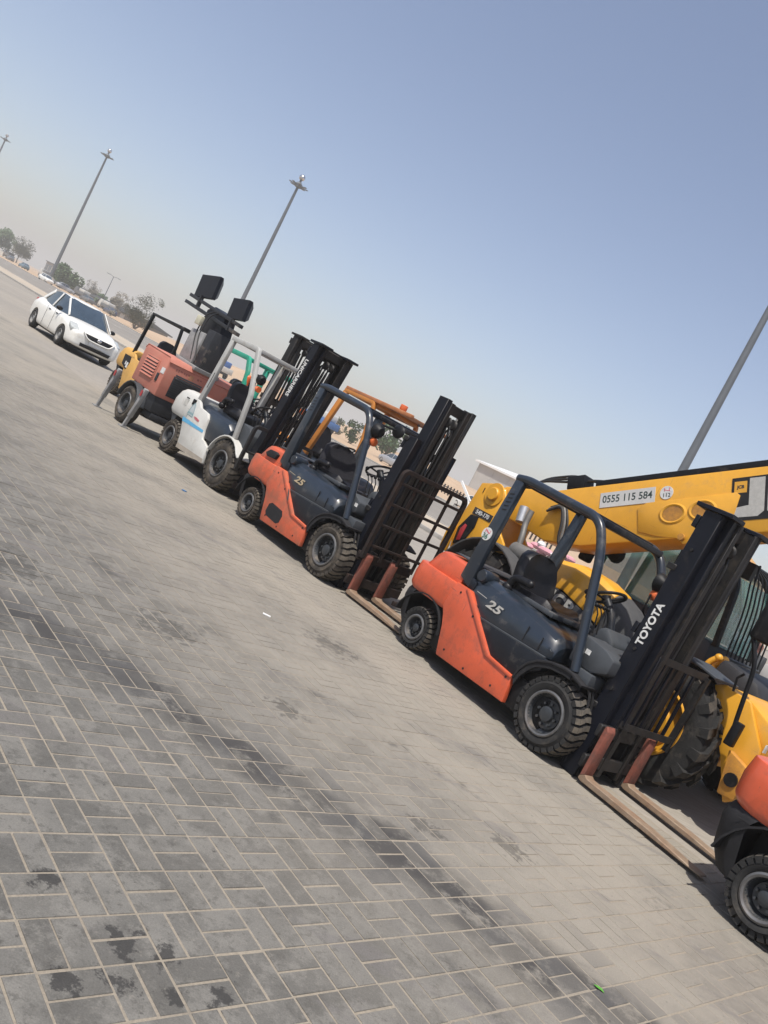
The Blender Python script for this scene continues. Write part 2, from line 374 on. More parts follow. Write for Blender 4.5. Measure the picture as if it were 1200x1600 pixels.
def ground_mat(name, c1, c2, c3, scale=0.35, fine=30.0, bump=0.3, rough=0.95, streak=False):
    m = bpy.data.materials.new(name); m.use_nodes = True
    nt = m.node_tree; N = nt.nodes; L = nt.links; b = N['Principled BSDF']
    g = N.new('ShaderNodeNewGeometry')
    mp = N.new('ShaderNodeMapping'); mp.inputs['Rotation'].default_value = (0, 0, -SITE_A)
    if streak: mp.inputs['Scale'].default_value = (0.25, 1.0, 1.0)
    L.new(g.outputs['Position'], mp.inputs[0])
    def noise(sc, det=6, r=0.6):
        n = N.new('ShaderNodeTexNoise'); n.inputs['Scale'].default_value = sc; n.inputs['Detail'].default_value = det; n.inputs['Roughness'].default_value = r
        L.new(mp.outputs[0], n.inputs['Vector']); return n
    def ramp(src, a, b_):
        r = N.new('ShaderNodeMapRange'); r.inputs[1].default_value = a; r.inputs[2].default_value = b_; L.new(src, r.inputs[0]); return r.outputs[0]
    def mix(f, a, b_):
        x = N.new('ShaderNodeMix'); x.data_type = 'RGBA'; L.new(f, x.inputs['Factor'])
        for s_, v in (('A', a), ('B', b_)):
            if isinstance(v, tuple): x.inputs[s_].default_value = (*v, 1)
            else: L.new(v, x.inputs[s_])
        return x.outputs['Result']
    n1, n2, n3 = noise(scale, 8), noise(scale*7, 8, 0.7), noise(fine, 4)
    c = mix(ramp(n1.outputs[0], 0.35, 0.68), c1, c2)
    c = mix(ramp(n2.outputs[0], 0.55, 0.80), c, c3)
    v = N.new('ShaderNodeMix'); v.data_type = 'RGBA'; v.blend_type = 'MULTIPLY'; v.inputs['Factor'].default_value = 1.0
    L.new(c, v.inputs['A'])
    rr = N.new('ShaderNodeMapRange'); rr.inputs[1].default_value = 0.25; rr.inputs[2].default_value = 0.75; rr.inputs[3].default_value = 0.78; rr.inputs[4].default_value = 1.12
    L.new(n3.outputs[0], rr.inputs[0]); L.new(rr.outputs[0], v.inputs['B'])
    L.new(v.outputs['Result'], b.inputs['Base Color'])
    b.inputs['Roughness'].default_value = rough; b.inputs['Specular IOR Level'].default_value = 0.25
    bp = N.new('ShaderNodeBump'); bp.inputs['Strength'].default_value = bump; bp.inputs['Distance'].default_value = 0.02
    L.new(n3.outputs[0], bp.inputs['Height']); L.new(bp.outputs[0], b.inputs['Normal'])
    return m

M_SAND = ground_mat('desert_sand', (0.46, 0.33, 0.215), (0.38, 0.275, 0.185), (0.52, 0.39, 0.27), 0.05, 6)
M_YARD = ground_mat('dusty_concrete', (0.300, 0.272, 0.232), (0.250, 0.230, 0.201), (0.195, 0.182, 0.165), 0.25, 22, streak=True)
M_VERGE = ground_mat('sandy_verge', (0.43, 0.37, 0.29), (0.37, 0.32, 0.26), (0.47, 0.39, 0.30), 0.2, 10)
M_ROAD = ground_mat('worn_asphalt', (0.20, 0.185, 0.165), (0.245, 0.225, 0.20), (0.16, 0.15, 0.14), 0.15, 18, streak=True)
M_KERB = mat('kerb_concrete', (0.30, 0.285, 0.26), 0.9, var=0.3, scale=3)
M_LINE = mat('road_paint', (0.62, 0.60, 0.54), 0.8, var=0.3, scale=3)

def sheet(name, s0, s1, n0, n1, z, material, cuts=1, kind='structure', parent=None):
    mb = MB(); V = []; F = []
    for i in range(cuts+1):
        s = s0 + (s1-s0)*i/cuts
        V += [site(s, n0, z), site(s, n1, z)]
    for i in range(cuts): F.append((2*i, 2*i+2, 2*i+3, 2*i+1))
    mb.add(V, F); o = mb.build(name, material, parent, smooth=0); tag(o, kind=kind); return o
def sbox(mb, s0, s1, n0, n1, z0, z1):
    V = [site(s, n, z) for z in (z0, z1) for s, n in ((s0, n0), (s1, n0), (s1, n1), (s0, n1))]
    mb.add(V, [(0,3,2,1),(4,5,6,7),(0,1,5,4),(1,2,6,5),(2,3,7,6),(3,0,4,7)])

# the desert, one sheet to the horizon with low dunes far out
mb = MB(); V = []; F = []
xs = [-3500, -1800, -900, -500, -320] + list(range(-260, 141, 10)) + [200, 320, 600, 1200, 2500, 3500]
ns = [-3500, -1200, -400, -150, -60, 0, 30, 50, 56] + list(range(62, 181, 6)) + [200, 240, 300, 420, 700, 1300, 3500]
random.seed(3)
bumps = [(random.uniform(-260, 120), random.uniform(84, 150), random.uniform(8, 22), random.uniform(0.3, 1.3)) for _ in range(34)]
bumps += [(-122, 98, 13, 1.8), (-96, 92, 9, 1.9), (-170, 74, 12, .8), (-88, 104, 9, 2.2), (-104, 96, 8, 1.6)]
for s in xs:
    for n in ns:
        z = -0.03
        if 56 < n < 420:
            for bs, bn, br, bh in bumps:
                q = ((s-bs)**2 + ((n-bn)*1.3)**2)/(br*br)
                if q < 6: z += bh*math.exp(-q)
        V.append(site(s, n, z))
k = len(ns)
for i in range(len(xs)-1):
    for j in range(k-1): F.append((i*k+j, (i+1)*k+j, (i+1)*k+j+1, i*k+j+1))
mb.add(V, F); tag(mb.build('ground', M_SAND, smooth=80), kind='structure')

sheet('yard_apron', -260, 120, 6.62, 17.45, -0.004, M_YARD, 8)
sheet('verge', -260, 120, 17.6, 22.3, 0.09, M_VERGE, 8)
sheet('road', -320, 160, 22.45, 46.0, -0.016, M_ROAD, 8)
for a, b, n0 in ((-260, 120, 17.45), (-260, 120, 22.3), (-320, 160, 46.0)):
    mb = MB(); s = a
    sbox(mb, a, b, n0, n0+0.15, -0.05, 0.12)
    tag(mb.build('kerb', M_KERB, bevel=0.015), kind='structure')
mb = MB()
for n0 in (23.1, 45.1):
    sbox(mb, -320, 160, n0, n0+0.16, -0.0135, -0.0125)
s = -300
while s < 150:
    sbox(mb, s, s+3, 34.0, 34.16, -0.0135, -0.0125); s += 9
tag(mb.build('road_marking', M_LINE, smooth=0), kind='structure')

# ------------------------------------------------------------------ block paving in basket weave
def paver_mat():
    m = bpy.data.materials.new('paver_concrete'); m.use_nodes = True
    nt = m.node_tree; N = nt.nodes; L = nt.links; b = N['Principled BSDF']
    g = N.new('ShaderNodeNewGeometry'); pos = g.outputs['Position']
    def math_(op, a, b_=None, c=None):
        n = N.new('ShaderNodeMath'); n.operation = op
        for i, v in enumerate((a, b_, c)):
            if v is None: continue
            if isinstance(v, (int, float)): n.inputs[i].default_value = v
            else: L.new(v, n.inputs[i])
        return n.outputs[0]
    def noise(sc, det=6, r=0.6, vec=None):
        n = N.new('ShaderNodeTexNoise'); n.inputs['Scale'].default_value = sc; n.inputs['Detail'].default_value = det; n.inputs['Roughness'].default_value = r
        L.new(vec or pos, n.inputs['Vector']); return n.outputs[0]
    def rng(src, a, b_, c=0.0, d=1.0):
        r = N.new('ShaderNodeMapRange'); r.interpolation_type = 'SMOOTHSTEP'
        for i, v in enumerate((a, b_, c, d)): r.inputs[i+1].default_value = v
        L.new(src, r.inputs[0]); return r.outputs[0]
    def mix(f, a, b_):
        x = N.new('ShaderNodeMix'); x.data_type = 'RGBA'
        if isinstance(f, (int, float)): x.inputs['Factor'].default_value = f
        else: L.new(f, x.inputs['Factor'])
        for s_, v in (('A', a), ('B', b_)):
            if isinstance(v, tuple): x.inputs[s_].default_value = (*v, 1)
            else: L.new(v, x.inputs[s_])
        return x.outputs['Result']
    def dot(v):
        d = N.new('ShaderNodeVectorMath'); d.operation = 'DOT_PRODUCT'; L.new(pos, d.inputs[0]); d.inputs[1].default_value = v; return d.outputs['Value']
    at = N.new('ShaderNodeAttribute'); at.attribute_name = 'rnd'
    oi = N.new('ShaderNodeObjectInfo')
    rnd = math_('FRACT', math_('ADD', at.outputs['Fac'], oi.outputs['Random']))
    c = mix(rng(rnd, 0.0, 1.0), (0.090, 0.088, 0.082), (0.138, 0.134, 0.123))
    c = mix(rng(noise(1.7, 9, 0.72), 0.46, 0.66, 0.0, 0.6), c, (0.070, 0.068, 0.062))      # broad grime
    c = mix(rng(noise(5.0, 9, 0.75), 0.46, 0.60, 0.0, 0.72), c, (0.170, 0.164, 0.149))      # pale wear
    c = mix(rng(noise(9.0, 9, 0.75), 0.54, 0.64, 0.0, 0.65), c, (0.062, 0.061, 0.057))      # grime
    c = mix(rng(noise(21.0, 6, 0.75), 0.53, 0.63, 0.0, 0.60), c, (0.065, 0.063, 0.058))     # mottled soil
    c = mix(rng(noise(34.0, 6, 0.7), 0.56, 0.70, 0.0, 0.40), c, (0.215, 0.20, 0.172))      # sand grains
    ncoord = dot((SN.x, SN.y, 0)); 
    dust = math_('MULTIPLY', rng(ncoord, 1.4, 5.0, 0.08, 0.95), rng(noise(0.8, 8, 0.65), 0.28, 0.62, 0.45, 1.0))
    c = mix(dust, c, (0.272, 0.246, 0.204))
    # streaks of old spills along the row
    mp = N.new('ShaderNodeMapping'); mp.inputs['Rotation'].default_value = (0, 0, -SITE_A); mp.inputs['Scale'].default_value = (0.3, 1, 1); L.new(pos, mp.inputs[0])
    c = mix(rng(noise(3.2, 9, 0.75, mp.outputs[0]), 0.54, 0.64, 0.0, 0.50), c, (0.14, 0.13, 0.125))
    # oil trail left by a leaking machine
    wob = math_('MULTIPLY', math_('SUBTRACT', noise(1.6, 3), 0.5), 0.55)
    along = math_('ADD', dot((0.946, -0.323, 0)), 2.6)
    bow = math_('MULTIPLY', math_('MULTIPLY', along, math_('SUBTRACT', 3.9, along)), 0.05)
    dist = math_('ABSOLUTE', math_('ADD', math_('SUBTRACT', math_('SUBTRACT', dot((0.323, 0.946, 0)), 3.68), bow), wob))
    tr = math_('MULTIPLY', rng(dist, 0.34, 0.05), rng(noise(4.5, 9, 0.75), 0.36, 0.52))
    soak = rng(math_('FRACT', math_('MULTIPLY', rnd, 7.31)), 0.2, 0.7, 0.55, 1.0)
    c = mix(math_('MULTIPLY', math_('MULTIPLY', tr, soak), 0.92), c, (0.045, 0.043, 0.042))
    tr2 = math_('MULTIPLY', rng(dist, 0.75, 0.15, 0, 0.5), rng(math_('FRACT', math_('MULTIPLY', rnd, 3.77)), 0.55, 0.9))
    c = mix(tr2, c, (0.10, 0.098, 0.095))
    for (dv, off, w0) in (((0.50, 0.866, 0), 3.2, 0.10), ((0.22, 0.975, 0), 5.35, 0.16)):
        d2 = math_('ABSOLUTE', math_('ADD', math_('SUBTRACT', dot(dv), off), wob))
        c = mix(math_('MULTIPLY', rng(d2, w0, w0*0.2), rng(noise(2.3, 9, 0.75), 0.50, 0.62, 0, 0.6)), c, (0.055, 0.053, 0.050))
    # drips
    for (x, y, r) in ((-0.41, 2.51, .07), (-0.09, 2.41, .09), (0.02, 2.43, .07), (-0.05, 2.24, .07), (0.23, 2.38, .08), (-0.19, 2.15, .07), (0.10, 2.30, .05), (0.03, 4.95, .16), (0.95, 4.3, .14), (-0.9, 5.3, .3), (1.5, 4.6, .16), (-1.9, 5.0, .35), (0.12, 6.9, .3)):
        v = N.new('ShaderNodeVectorMath'); v.operation = 'DISTANCE'; L.new(pos, v.inputs[0]); v.inputs[1].default_value = (x, y, 0)
        dd = math_('ADD', v.outputs['Value'], math_('MULTIPLY', math_('SUBTRACT', noise(13, 7, 0.7), 0.5), r*4.2))
        c = mix(rng(dd, r*0.72, r*0.40, 0.0, 0.85 if r < 0.1 else 0.5), c, (0.032, 0.031, 0.030))
    c = mix(rng(noise(42, 3, 0.5), 0.69, 0.73, 0, 0.75), c, (0.07, 0.065, 0.06))
    f = rng(noise(170, 3), 0.3, 0.7, 0.88, 1.08)
    v = N.new('ShaderNodeVectorMath'); v.operation = 'SCALE'; L.new(c, v.inputs[0]); L.new(f, v.inputs['Scale'])
    L.new(v.outputs[0], b.inputs['Base Color'])
    b.inputs['Roughness'].default_value = 0.86; b.inputs['Specular IOR Level'].default_value = 0.3
    bp = N.new('ShaderNodeBump'); bp.inputs['Strength'].default_value = 0.35; bp.inputs['Distance'].default_value = 0.004
    L.new(noise(120, 5), bp.inputs['Height']); L.new(bp.outputs[0], b.inputs['Normal'])
    return m
M_PAVER = paver_mat()
M_JOINT = ground_mat('joint_sand', (0.285, 0.250, 0.198), (0.245, 0.215, 0.172), (0.19, 0.168, 0.138), 1.2, 90, 0.3)

PM, PA, PO = 0.2, radians(43.77), Vector((-0.3993, 2.5618))
PI_, PJ = Vector((cos(PA), sin(PA))), Vector((sin(PA), -cos(PA)))
pavement = sheet('pavement', -260, 120, -80, 6.62, -0.0028, M_JOINT, 4)

def paver_verts(hx, hy, top=0.0, drop=0.035, ch=0.0022):
    a, b = hx, hy; c, d = hx-ch, hy-ch
    return [(-a,-b,top-drop),(a,-b,top-drop),(a,b,top-drop),(-a,b,top-drop), (-a,-b,top-ch*0.8),(a,-b,top-ch*0.8),(a,b,top-ch*0.8),(-a,b,top-ch*0.8), (-c,-d,top),(c,-d,top),(c,d,top),(-c,d,top)]
PF = [(0,1,5,4),(1,2,6,5),(2,3,7,6),(3,0,4,7),(4,5,9,8),(5,6,10,9),(6,7,11,10),(7,4,8,11),(8,9,10,11)]
HX, HY = 0.1 - 0.0047, 0.05 - 0.0047
pm = bpy.data.meshes.new('paver'); pm.from_pydata(paver_verts(HX, HY), [], PF); pm.materials.append(M_PAVER)
rp = random.Random(11)
cells = []
def project(x, y):
    w = y*cos(PITCH) + CAMH*sin(PITCH)
    if w < 0.3: return None
    u = FPX*x/w; v = FPX*(y*sin(PITCH) - CAMH*cos(PITCH))/w
    return 600 + u*cos(ROLL) + v*sin(ROLL), 800 + u*sin(ROLL) - v*cos(ROLL), w
for i in range(-60, 95):
    for j in range(-75, 40):
        cc = PO + PI_*(PM*(i+0.5)) + PJ*(PM*(j+0.5))
        if cc.y < 0.4 or cc.y > 21 or cc.dot(SN) > 6.55: continue
        q = project(cc.x, cc.y)
        if q is None: continue
        m = 1300 if q[2] < 5 else (800 if q[2] < 9 else 380)
        if not (-m < q[0] < 1200+m and q[1] < 1600+m): continue
        for h in (-0.25, 0.25):
            if (i + j) % 2 == 0: p = cc + PI_*(PM*h); ang = atan2(PJ.y, PJ.x)
            else: p = cc + PJ*(PM*h); ang = atan2(PI_.y, PI_.x)
            qq = project(p.x, p.y)
            inside = -10 < qq[0] < 1210 and -10 < qq[1] < 1610
            cells.append((0 if inside else 1, qq[2], p.x, p.y, ang))
cells.sort(key=lambda t: (t[0], t[1]))
for t in cells[:300]:
    o = put('paver', pm, pavement, (t[2] + rp.gauss(0, .0009), t[3] + rp.gauss(0, .0009), max(-.0012, min(.0014, rp.gauss(0, .0009)))))
    o.rotation_euler = (rp.gauss(0, .004), rp.gauss(0, .003), t[4] + rp.gauss(0, .006) + (pi if rp.random() < .5 else 0))
V = []; F = []; RN = []
base = paver_verts(HX, HY)
for t in cells[300:]:
    ca, sa = cos(t[4] + rp.gauss(0, .006)), sin(t[4] + rp.gauss(0, .006)); dx, dy = t[2] + rp.gauss(0, .0009), t[3] + rp.gauss(0, .0009)
    tx, ty, dz = rp.gauss(0, .004), rp.gauss(0, .003), max(-.0012, min(.0014, rp.gauss(0, .0009)))
    o = len(V)
    for (x, y, z) in base: V.append((dx + ca*x - sa*y, dy + sa*x + ca*y, z + dz + tx*y + ty*x))
    F += [tuple(a+o for a in f) for f in PF]; RN += [rp.random()]*12
me = bpy.data.meshes.new('paver_field'); me.from_pydata(V, [], F); me.materials.append(M_PAVER)
at = me.attributes.new('rnd', 'FLOAT', 'POINT'); at.data.foreach_set('value', RN)
tag(put('paver_field', me, pavement), kind='stuff')
far = MB(); far.add([site(-260, 6.615, -.0008), site(-14.2, 6.615, -.0008), site(-17.5, -40, -.0008), site(-260, -40, -.0008)], [(0, 3, 2, 1)])
FARP = far.build('far_paving', M_PAVER, pavement, smooth=0); FARP['kind'] = 'stuff'
# ------------------------------------------------------------------ forklift trucks
# local frame: x forward, y from the near side (0) across to the far side, z up; origin on the ground below the near rear wheel
WD = 1.12
def mirror_y(pts): return [(p[0], WD - p[1], p[2]) for p in pts]

def seat(t, x, yc, z, m=M_SEAT, cover=None, h=0.48, lean=0.16, k=1.0):
    K_ = k
    mb = MB()     # cushion
    rings = []
    for dx, dz, hw in ((0.0, 0.02, .20*K_), (0.10, 0.05, .235*K_), (0.30, 0.055, .24*K_), (0.42, 0.07, .235*K_), (0.50, 0.03, .20*K_)):
        rings.append([(x+dx, yc-hw, z), (x+dx, yc-hw-.012, z+.04+dz*.4), (x+dx, yc-hw+.03, z+.10+dz), (x+dx, yc-hw*.45, z+.085+dz*.6), (x+dx, yc+hw*.45, z+.085+dz*.6), (x+dx, yc+hw-.03, z+.10+dz), (x+dx, yc+hw+.012, z+.04+dz*.4), (x+dx, yc+hw, z)])
    mb.loft(rings); mb.build('seat_cushion', m, t, bevel=0.012)
    mb = MB(); rings = []
    for k, hw in ((0.0, .18), (0.12, .225), (0.35, .245), (0.62, .235), (0.84, .20), (0.96, .14), (1.0, .07)):
        hw = hw*K_; zz = z + .06 + k*h; xx = x + .05 - lean*k
        rings.append([(xx-.055, yc-hw*.9, zz), (xx+.02, yc-hw, zz), (xx+.075, yc-hw*.92, zz), (xx+.045, yc-hw*.5, zz), (xx+.045, yc+hw*.5, zz), (xx+.075, yc+hw*.92, zz), (xx+.02, yc+hw, zz), (xx-.055, yc+hw*.9, zz)])
    mb.loft(rings); mb.build('seat_back', cover or m, t, bevel=0.010)
    for y0 in ((yc-.27*K_,) if K_ > 1 else (yc-.27, yc+.27)):
        mb = MB(); mb.tube(bend([(x+.02, y0, z+.08), (x+.05, y0, z+.20), (x+.24, y0, z+.21)], .07), .038, 10, scale=None)
        mb.sphere((x+.24, y0, z+.21), .04); mb.sphere((x+.02, y0, z+.08), .055); mb.build('hip_restraint', m, t)

def steering(t, x, yc, z, m=M_BLACK, r=0.165):
    mb = MB()
    mb.tube(bend([(x+.30, yc, z-.42), (x+.12, yc, z-.10), (x, yc, z)], .05), .035, 10); mb.build('steering_column', M_SLATE_D, t)
    mb = MB(); tilt = Matrix.Translation((x, yc, z)) @ Matrix.Rotation(radians(-32), 4, 'Y'); mb.T = tilt
    mb.tube([(r*cos(2*pi*k/24), r*sin(2*pi*k/24), 0) for k in range(24)], .014, 8, closed=True)
    for a in (0.5, 2.6, 4.7): mb.cyl((0, 0, -.03), (r*cos(a), r*sin(a), 0), .011, 6)
    mb.cyl((0, 0, -.05), (0, 0, .012), .04, 12); mb.sphere((r*.98*cos(3.6), r*.98*sin(3.6), .05), .024)
    mb.build('steering_wheel', m, t)
def levers(t, x, yc, z, n=3):
    for k in range(n):
        y0 = yc + .06*k
        mb = MB(); mb.tube([(x+.06, y0, z-.22), (x+.02, y0, z-.06), (x-.03, y0, z)], .007, 6); mb.sphere((x-.03, y0, z), .020, 8, 6); mb.build('control_lever', M_BLACK, t)

def mast(t, x0, tilt, outer_h, inner_h, y0=0.22, y1=0.90, rail=0.15, m=M_MAST, lettering=None, top_plate=True, forks=((.41, .52), (1.00, 1.11)), fork_len=1.10, backrest=None, carr_h=0.62, carr_z=0.16, extra=None, fork_z=0.045, hoses=True, back_m=None, fork_x=None, dense=False, inner_off=.03, shank=M_FORKR, tine=M_FORKT):
    """x0 = back of the rails at the ground; tilt leans the top forward (m per m)"""
    X = lambda x, z: x0 + x + tilt*z
    def bar(mb, xa, xb, ya, yb, za, zb):
        mb.add([(X(xa, za), ya, za), (X(xb, za), ya, za), (X(xb, za), yb, za), (X(xa, za), yb, za), (X(xa, zb), ya, zb), (X(xb, zb), ya, zb), (X(xb, zb), yb, zb), (X(xa, zb), yb, zb)],
               [(0,3,2,1),(4,5,6,7),(0,1,5,4),(1,2,6,5),(2,3,7,6),(3,0,4,7)])
    for near in (True, False):
        s = 1 if near else -1
        ya = y0 if near else y1
        mb = MB(); bar(mb, 0, rail, min(ya, ya+s*.022), max(ya, ya+s*.022), .08, outer_h)           # web
        for xa in (0, rail-.026): bar(mb, xa, xa+.026, min(ya+s*.022, ya+s*.085), max(ya+s*.022, ya+s*.085), .08, outer_h)
        mb.build('outer_rail', m, t, bevel=0.003, seg=1)
        yi = ya + s*.092
        mb = MB(); bar(mb, inner_off, inner_off+rail, min(yi, yi+s*.02), max(yi, yi+s*.02), .10, inner_h)
        for xa in (inner_off, inner_off+rail-.024): bar(mb, xa, xa+.024, min(yi+s*.02, yi+s*.07), max(yi+s*.02, yi+s*.07), .10, inner_h)
        mb.build('inner_rail', M_GREASE if not near else m, t, bevel=0.003, seg=1)
        yc = yi + s*.105
        mb = MB(); mb.cyl((X(.05, .12), yc, .12), (X(.05, outer_h*.62), yc, outer_h*.62), .036, 12); mb.cyl((X(.05, outer_h*.62), yc, outer_h*.62), (X(.05, outer_h*.62+.06), yc, outer_h*.62+.06), .042, 12); mb.build('lift_cylinder', M_BLACK, t)
        mb = MB(); mb.cyl((X(.05, outer_h*.62), yc, outer_h*.62), (X(.05, inner_h-.12), yc, inner_h-.12), .021, 10); mb.build('piston_rod', M_CHROME if inner_h > outer_h+.1 else M_GREASE, t)
        mb = MB(); yy = yi + s*.20
        mb.box(X(.10, .5), X(.10, .5)+.03, min(yy, yy+s*.028), max(yy, yy+s*.028), .45, inner_h-.25); mb.build('lift_chain', M_GREASE, t)
        mb = MB(); mb.lathe([(0, -.02), (.055, -.02), (.062, -.014), (.05, 0), (.062, .014), (.055, .02), (0, .02)], 16, (X(.115, inner_h-.22), yy, inner_h-.22)); mb.build('chain_pulley', M_GREASE, t)
    # cross members
    for z, zz, xa, xb in ((.10, .24, -.01, .03), (outer_h*.54, outer_h*.54+.09, -.045, -.005), (outer_h-.16, outer_h-.06, -.045, -.005)):
        mb = MB(); bar(mb, xa, xb, y0-.005, y1+.005, z, zz); mb.build('mast_tie', m, t, bevel=0.004, seg=1)
    mb = MB(); bar(mb, .07, .11, y0+.10, y1-.10, inner_h-.13, inner_h-.02); mb.build('mast_tie', M_GREASE, t, bevel=0.004, seg=1)
    mb = MB(); bar(mb, .07, .10, y0+.10, y1-.10, inner_h*.52, inner_h*.52+.08); mb.build('mast_tie', M_GREASE, t, bevel=0.004, seg=1)
    if top_plate:
        mb = MB(); z = inner_h + .012
        mb.box(X(-.085, z), X(.235, z), y0-.02, y0+.19, z-.028, z+.006); mb.box(X(-.03, z), X(.10, z), y0+.19, y1-.19, z-.022, z); mb.box(X(-.04, z), X(.235, z), y1-.19, y1+.02, z-.028, z+.006)
        mb.build('mast_top_plate', m, t, bevel=0.004, seg=1)
    if hoses:
        for k in range(4):
            y = (y0+y1)/2 - .10 + .055*k
            mb = MB(); mb.tube(bend([(X(.02, .35), y, .35), (X(.03, inner_h*.6), y, inner_h*.6), (X(.06, inner_h-.30), y, inner_h-.30), (X(.12, inner_h-.22), y, inner_h-.22), (X(.16, inner_h-.34), y, inner_h-.34), (X(.16, .7), y, .7)], .08), .011, 6); mb.build('hydraulic_hose', M_HOSE, t)
    if dense:
        for near in (True, False):
            s = 1 if near else -1; yi = (y0 if near else y1) + s*.17
            mb = MB(); bar(mb, inner_off*2, inner_off*2+rail*.8, min(yi, yi+s*.018), max(yi, yi+s*.018), .14, inner_h-.02); bar(mb, inner_off*2+rail*.8-.02, inner_off*2+rail*.8, min(yi+s*.018, yi+s*.06), max(yi+s*.018, yi+s*.06), .14, inner_h-.02); mb.build('third_rail', M_GREASE, t, bevel=.003, seg=1)
        for z in (.62, .98, 1.85):
            mb = MB(); bar(mb, -.05, .03, y0-.012, y0+.03, z, z+.05); mb.build('mast_bracket', M_GREASE, t, bevel=.005, seg=1)
            mb = MB(); mb.cyl((X(.07, z+.2), y0-.012, z+.2), (X(.07, z+.2), y0+.001, z+.2), .014, 8); mb.build('rail_bolt', M_GREASE, t)
        mb = MB(); mb.cyl((X(.06, .15), (y0+y1)/2, .15), (X(.06, outer_h-.35), (y0+y1)/2, outer_h-.35), .055, 14); mb.build('centre_cylinder', M_BLACK, t)
        for k in range(5):
            y = y0 + .17 + k*(y1-y0-.34)/4
            mb = MB(); mb.tube(bend([(X(.10, .30), y, .30), (X(.11, inner_h*.45), y+.02, inner_h*.45), (X(.12, inner_h-.35), y, inner_h-.35)], .1), .016, 6); mb.build('hydraulic_hose', M_HOSE, t)
        for y in (y0+.125, y1-.165):
            mb = MB(); bar(mb, .075, .085, y, y+.04, .4, inner_h-.1); mb.build('wear_strip', M_GREASE, t)
        for z in (.75, 1.55):
            mb = MB(); bar(mb, .02, .055, y0+.02, y1-.02, z, z+.06); mb.build('mast_tie', m, t, bevel=.004, seg=1)
    # carriage
    xf = fork_x or (X(inner_off+rail, .3) - .035)
    for z in (carr_z, carr_h-.10):
        mb = MB(); mb.box(xf, xf+.04, y0-.08, y1+.10, z, z+.10); mb.build('fork_bar', M_RUSTY if backrest else M_GREASE, t, bevel=0.006, seg=1)
    for y in (y0+.17, y1-.22):
        mb = MB(); mb.box(xf-.10, xf-.002, y, y+.05, carr_z-.03, carr_h+.02); mb.build('carriage_side', M_GREASE, t, bevel=0.005, seg=1)
    fx = xf + .042
    for (ya, yb) in forks:
        mb = MB()
        mb.prism([(fx, fork_z+.02), (fx+.045, fork_z+.05), (fx+.045, carr_h-.03), (fx+.02, carr_h+.01), (fx, carr_h-.01)], ya, yb); f = mb.build('fork', shank, t, bevel=0.006, seg=1)
        mb = MB()
        mb.prism([(fx-.002, fork_z-.002), (fx+.03, fork_z-.012), (fx+fork_len, fork_z-.010), (fx+fork_len, fork_z), (fx+fork_len*.6, fork_z+.026), (fx+.07, fork_z+.034), (fx+.0455, fork_z+.052), (fx-.002, fork_z+.022)], ya, yb,
                 pts1=None)
        mb.build('fork_blade', tine, f, bevel=0.005, seg=1)
    if backrest:
        ya, yb, za, zb, nb, nz = backrest
        mat_ = back_m or M_RUSTY
        xb = xf + .075
        mb = MB(); mb.beam(bend([(xb, ya, carr_h-.06), (xb, ya, zb), (xb, yb, zb), (xb, yb, za), (xb, yb-.30, za)], .07), .05, .05); mb.build('backrest_frame', mat_, t, bevel=0.004, seg=1)
        for k in range(nb):
            y = ya + (yb-ya)*(k+1)/(nb+1); mb = MB(); mb.box(xb-.008, xb+.008, y-.02, y+.02, carr_h-.05, zb-.02); mb.build('backrest_bar', mat_, t)
        for k in range(nz):
            z = carr_h + (zb-carr_h)*(k+.35)/nz; mb = MB(); mb.box(xb-.014, xb+.014, ya+.02, yb-.02, z, z+.032); mb.build('backrest_rail', mat_, t, bevel=0.004, seg=1)
    return X

def guard_slats(t, x0, x1, y0, y1, z, n, m):
    for k in range(n):
        x = x0 + (x1-x0)*(k+.5)/n
        mb = MB(); mb.box(x-.02, x+.02, y0, y1, z-.018, z+.018); mb.build('roof_slat', m, t, bevel=.003, seg=1)

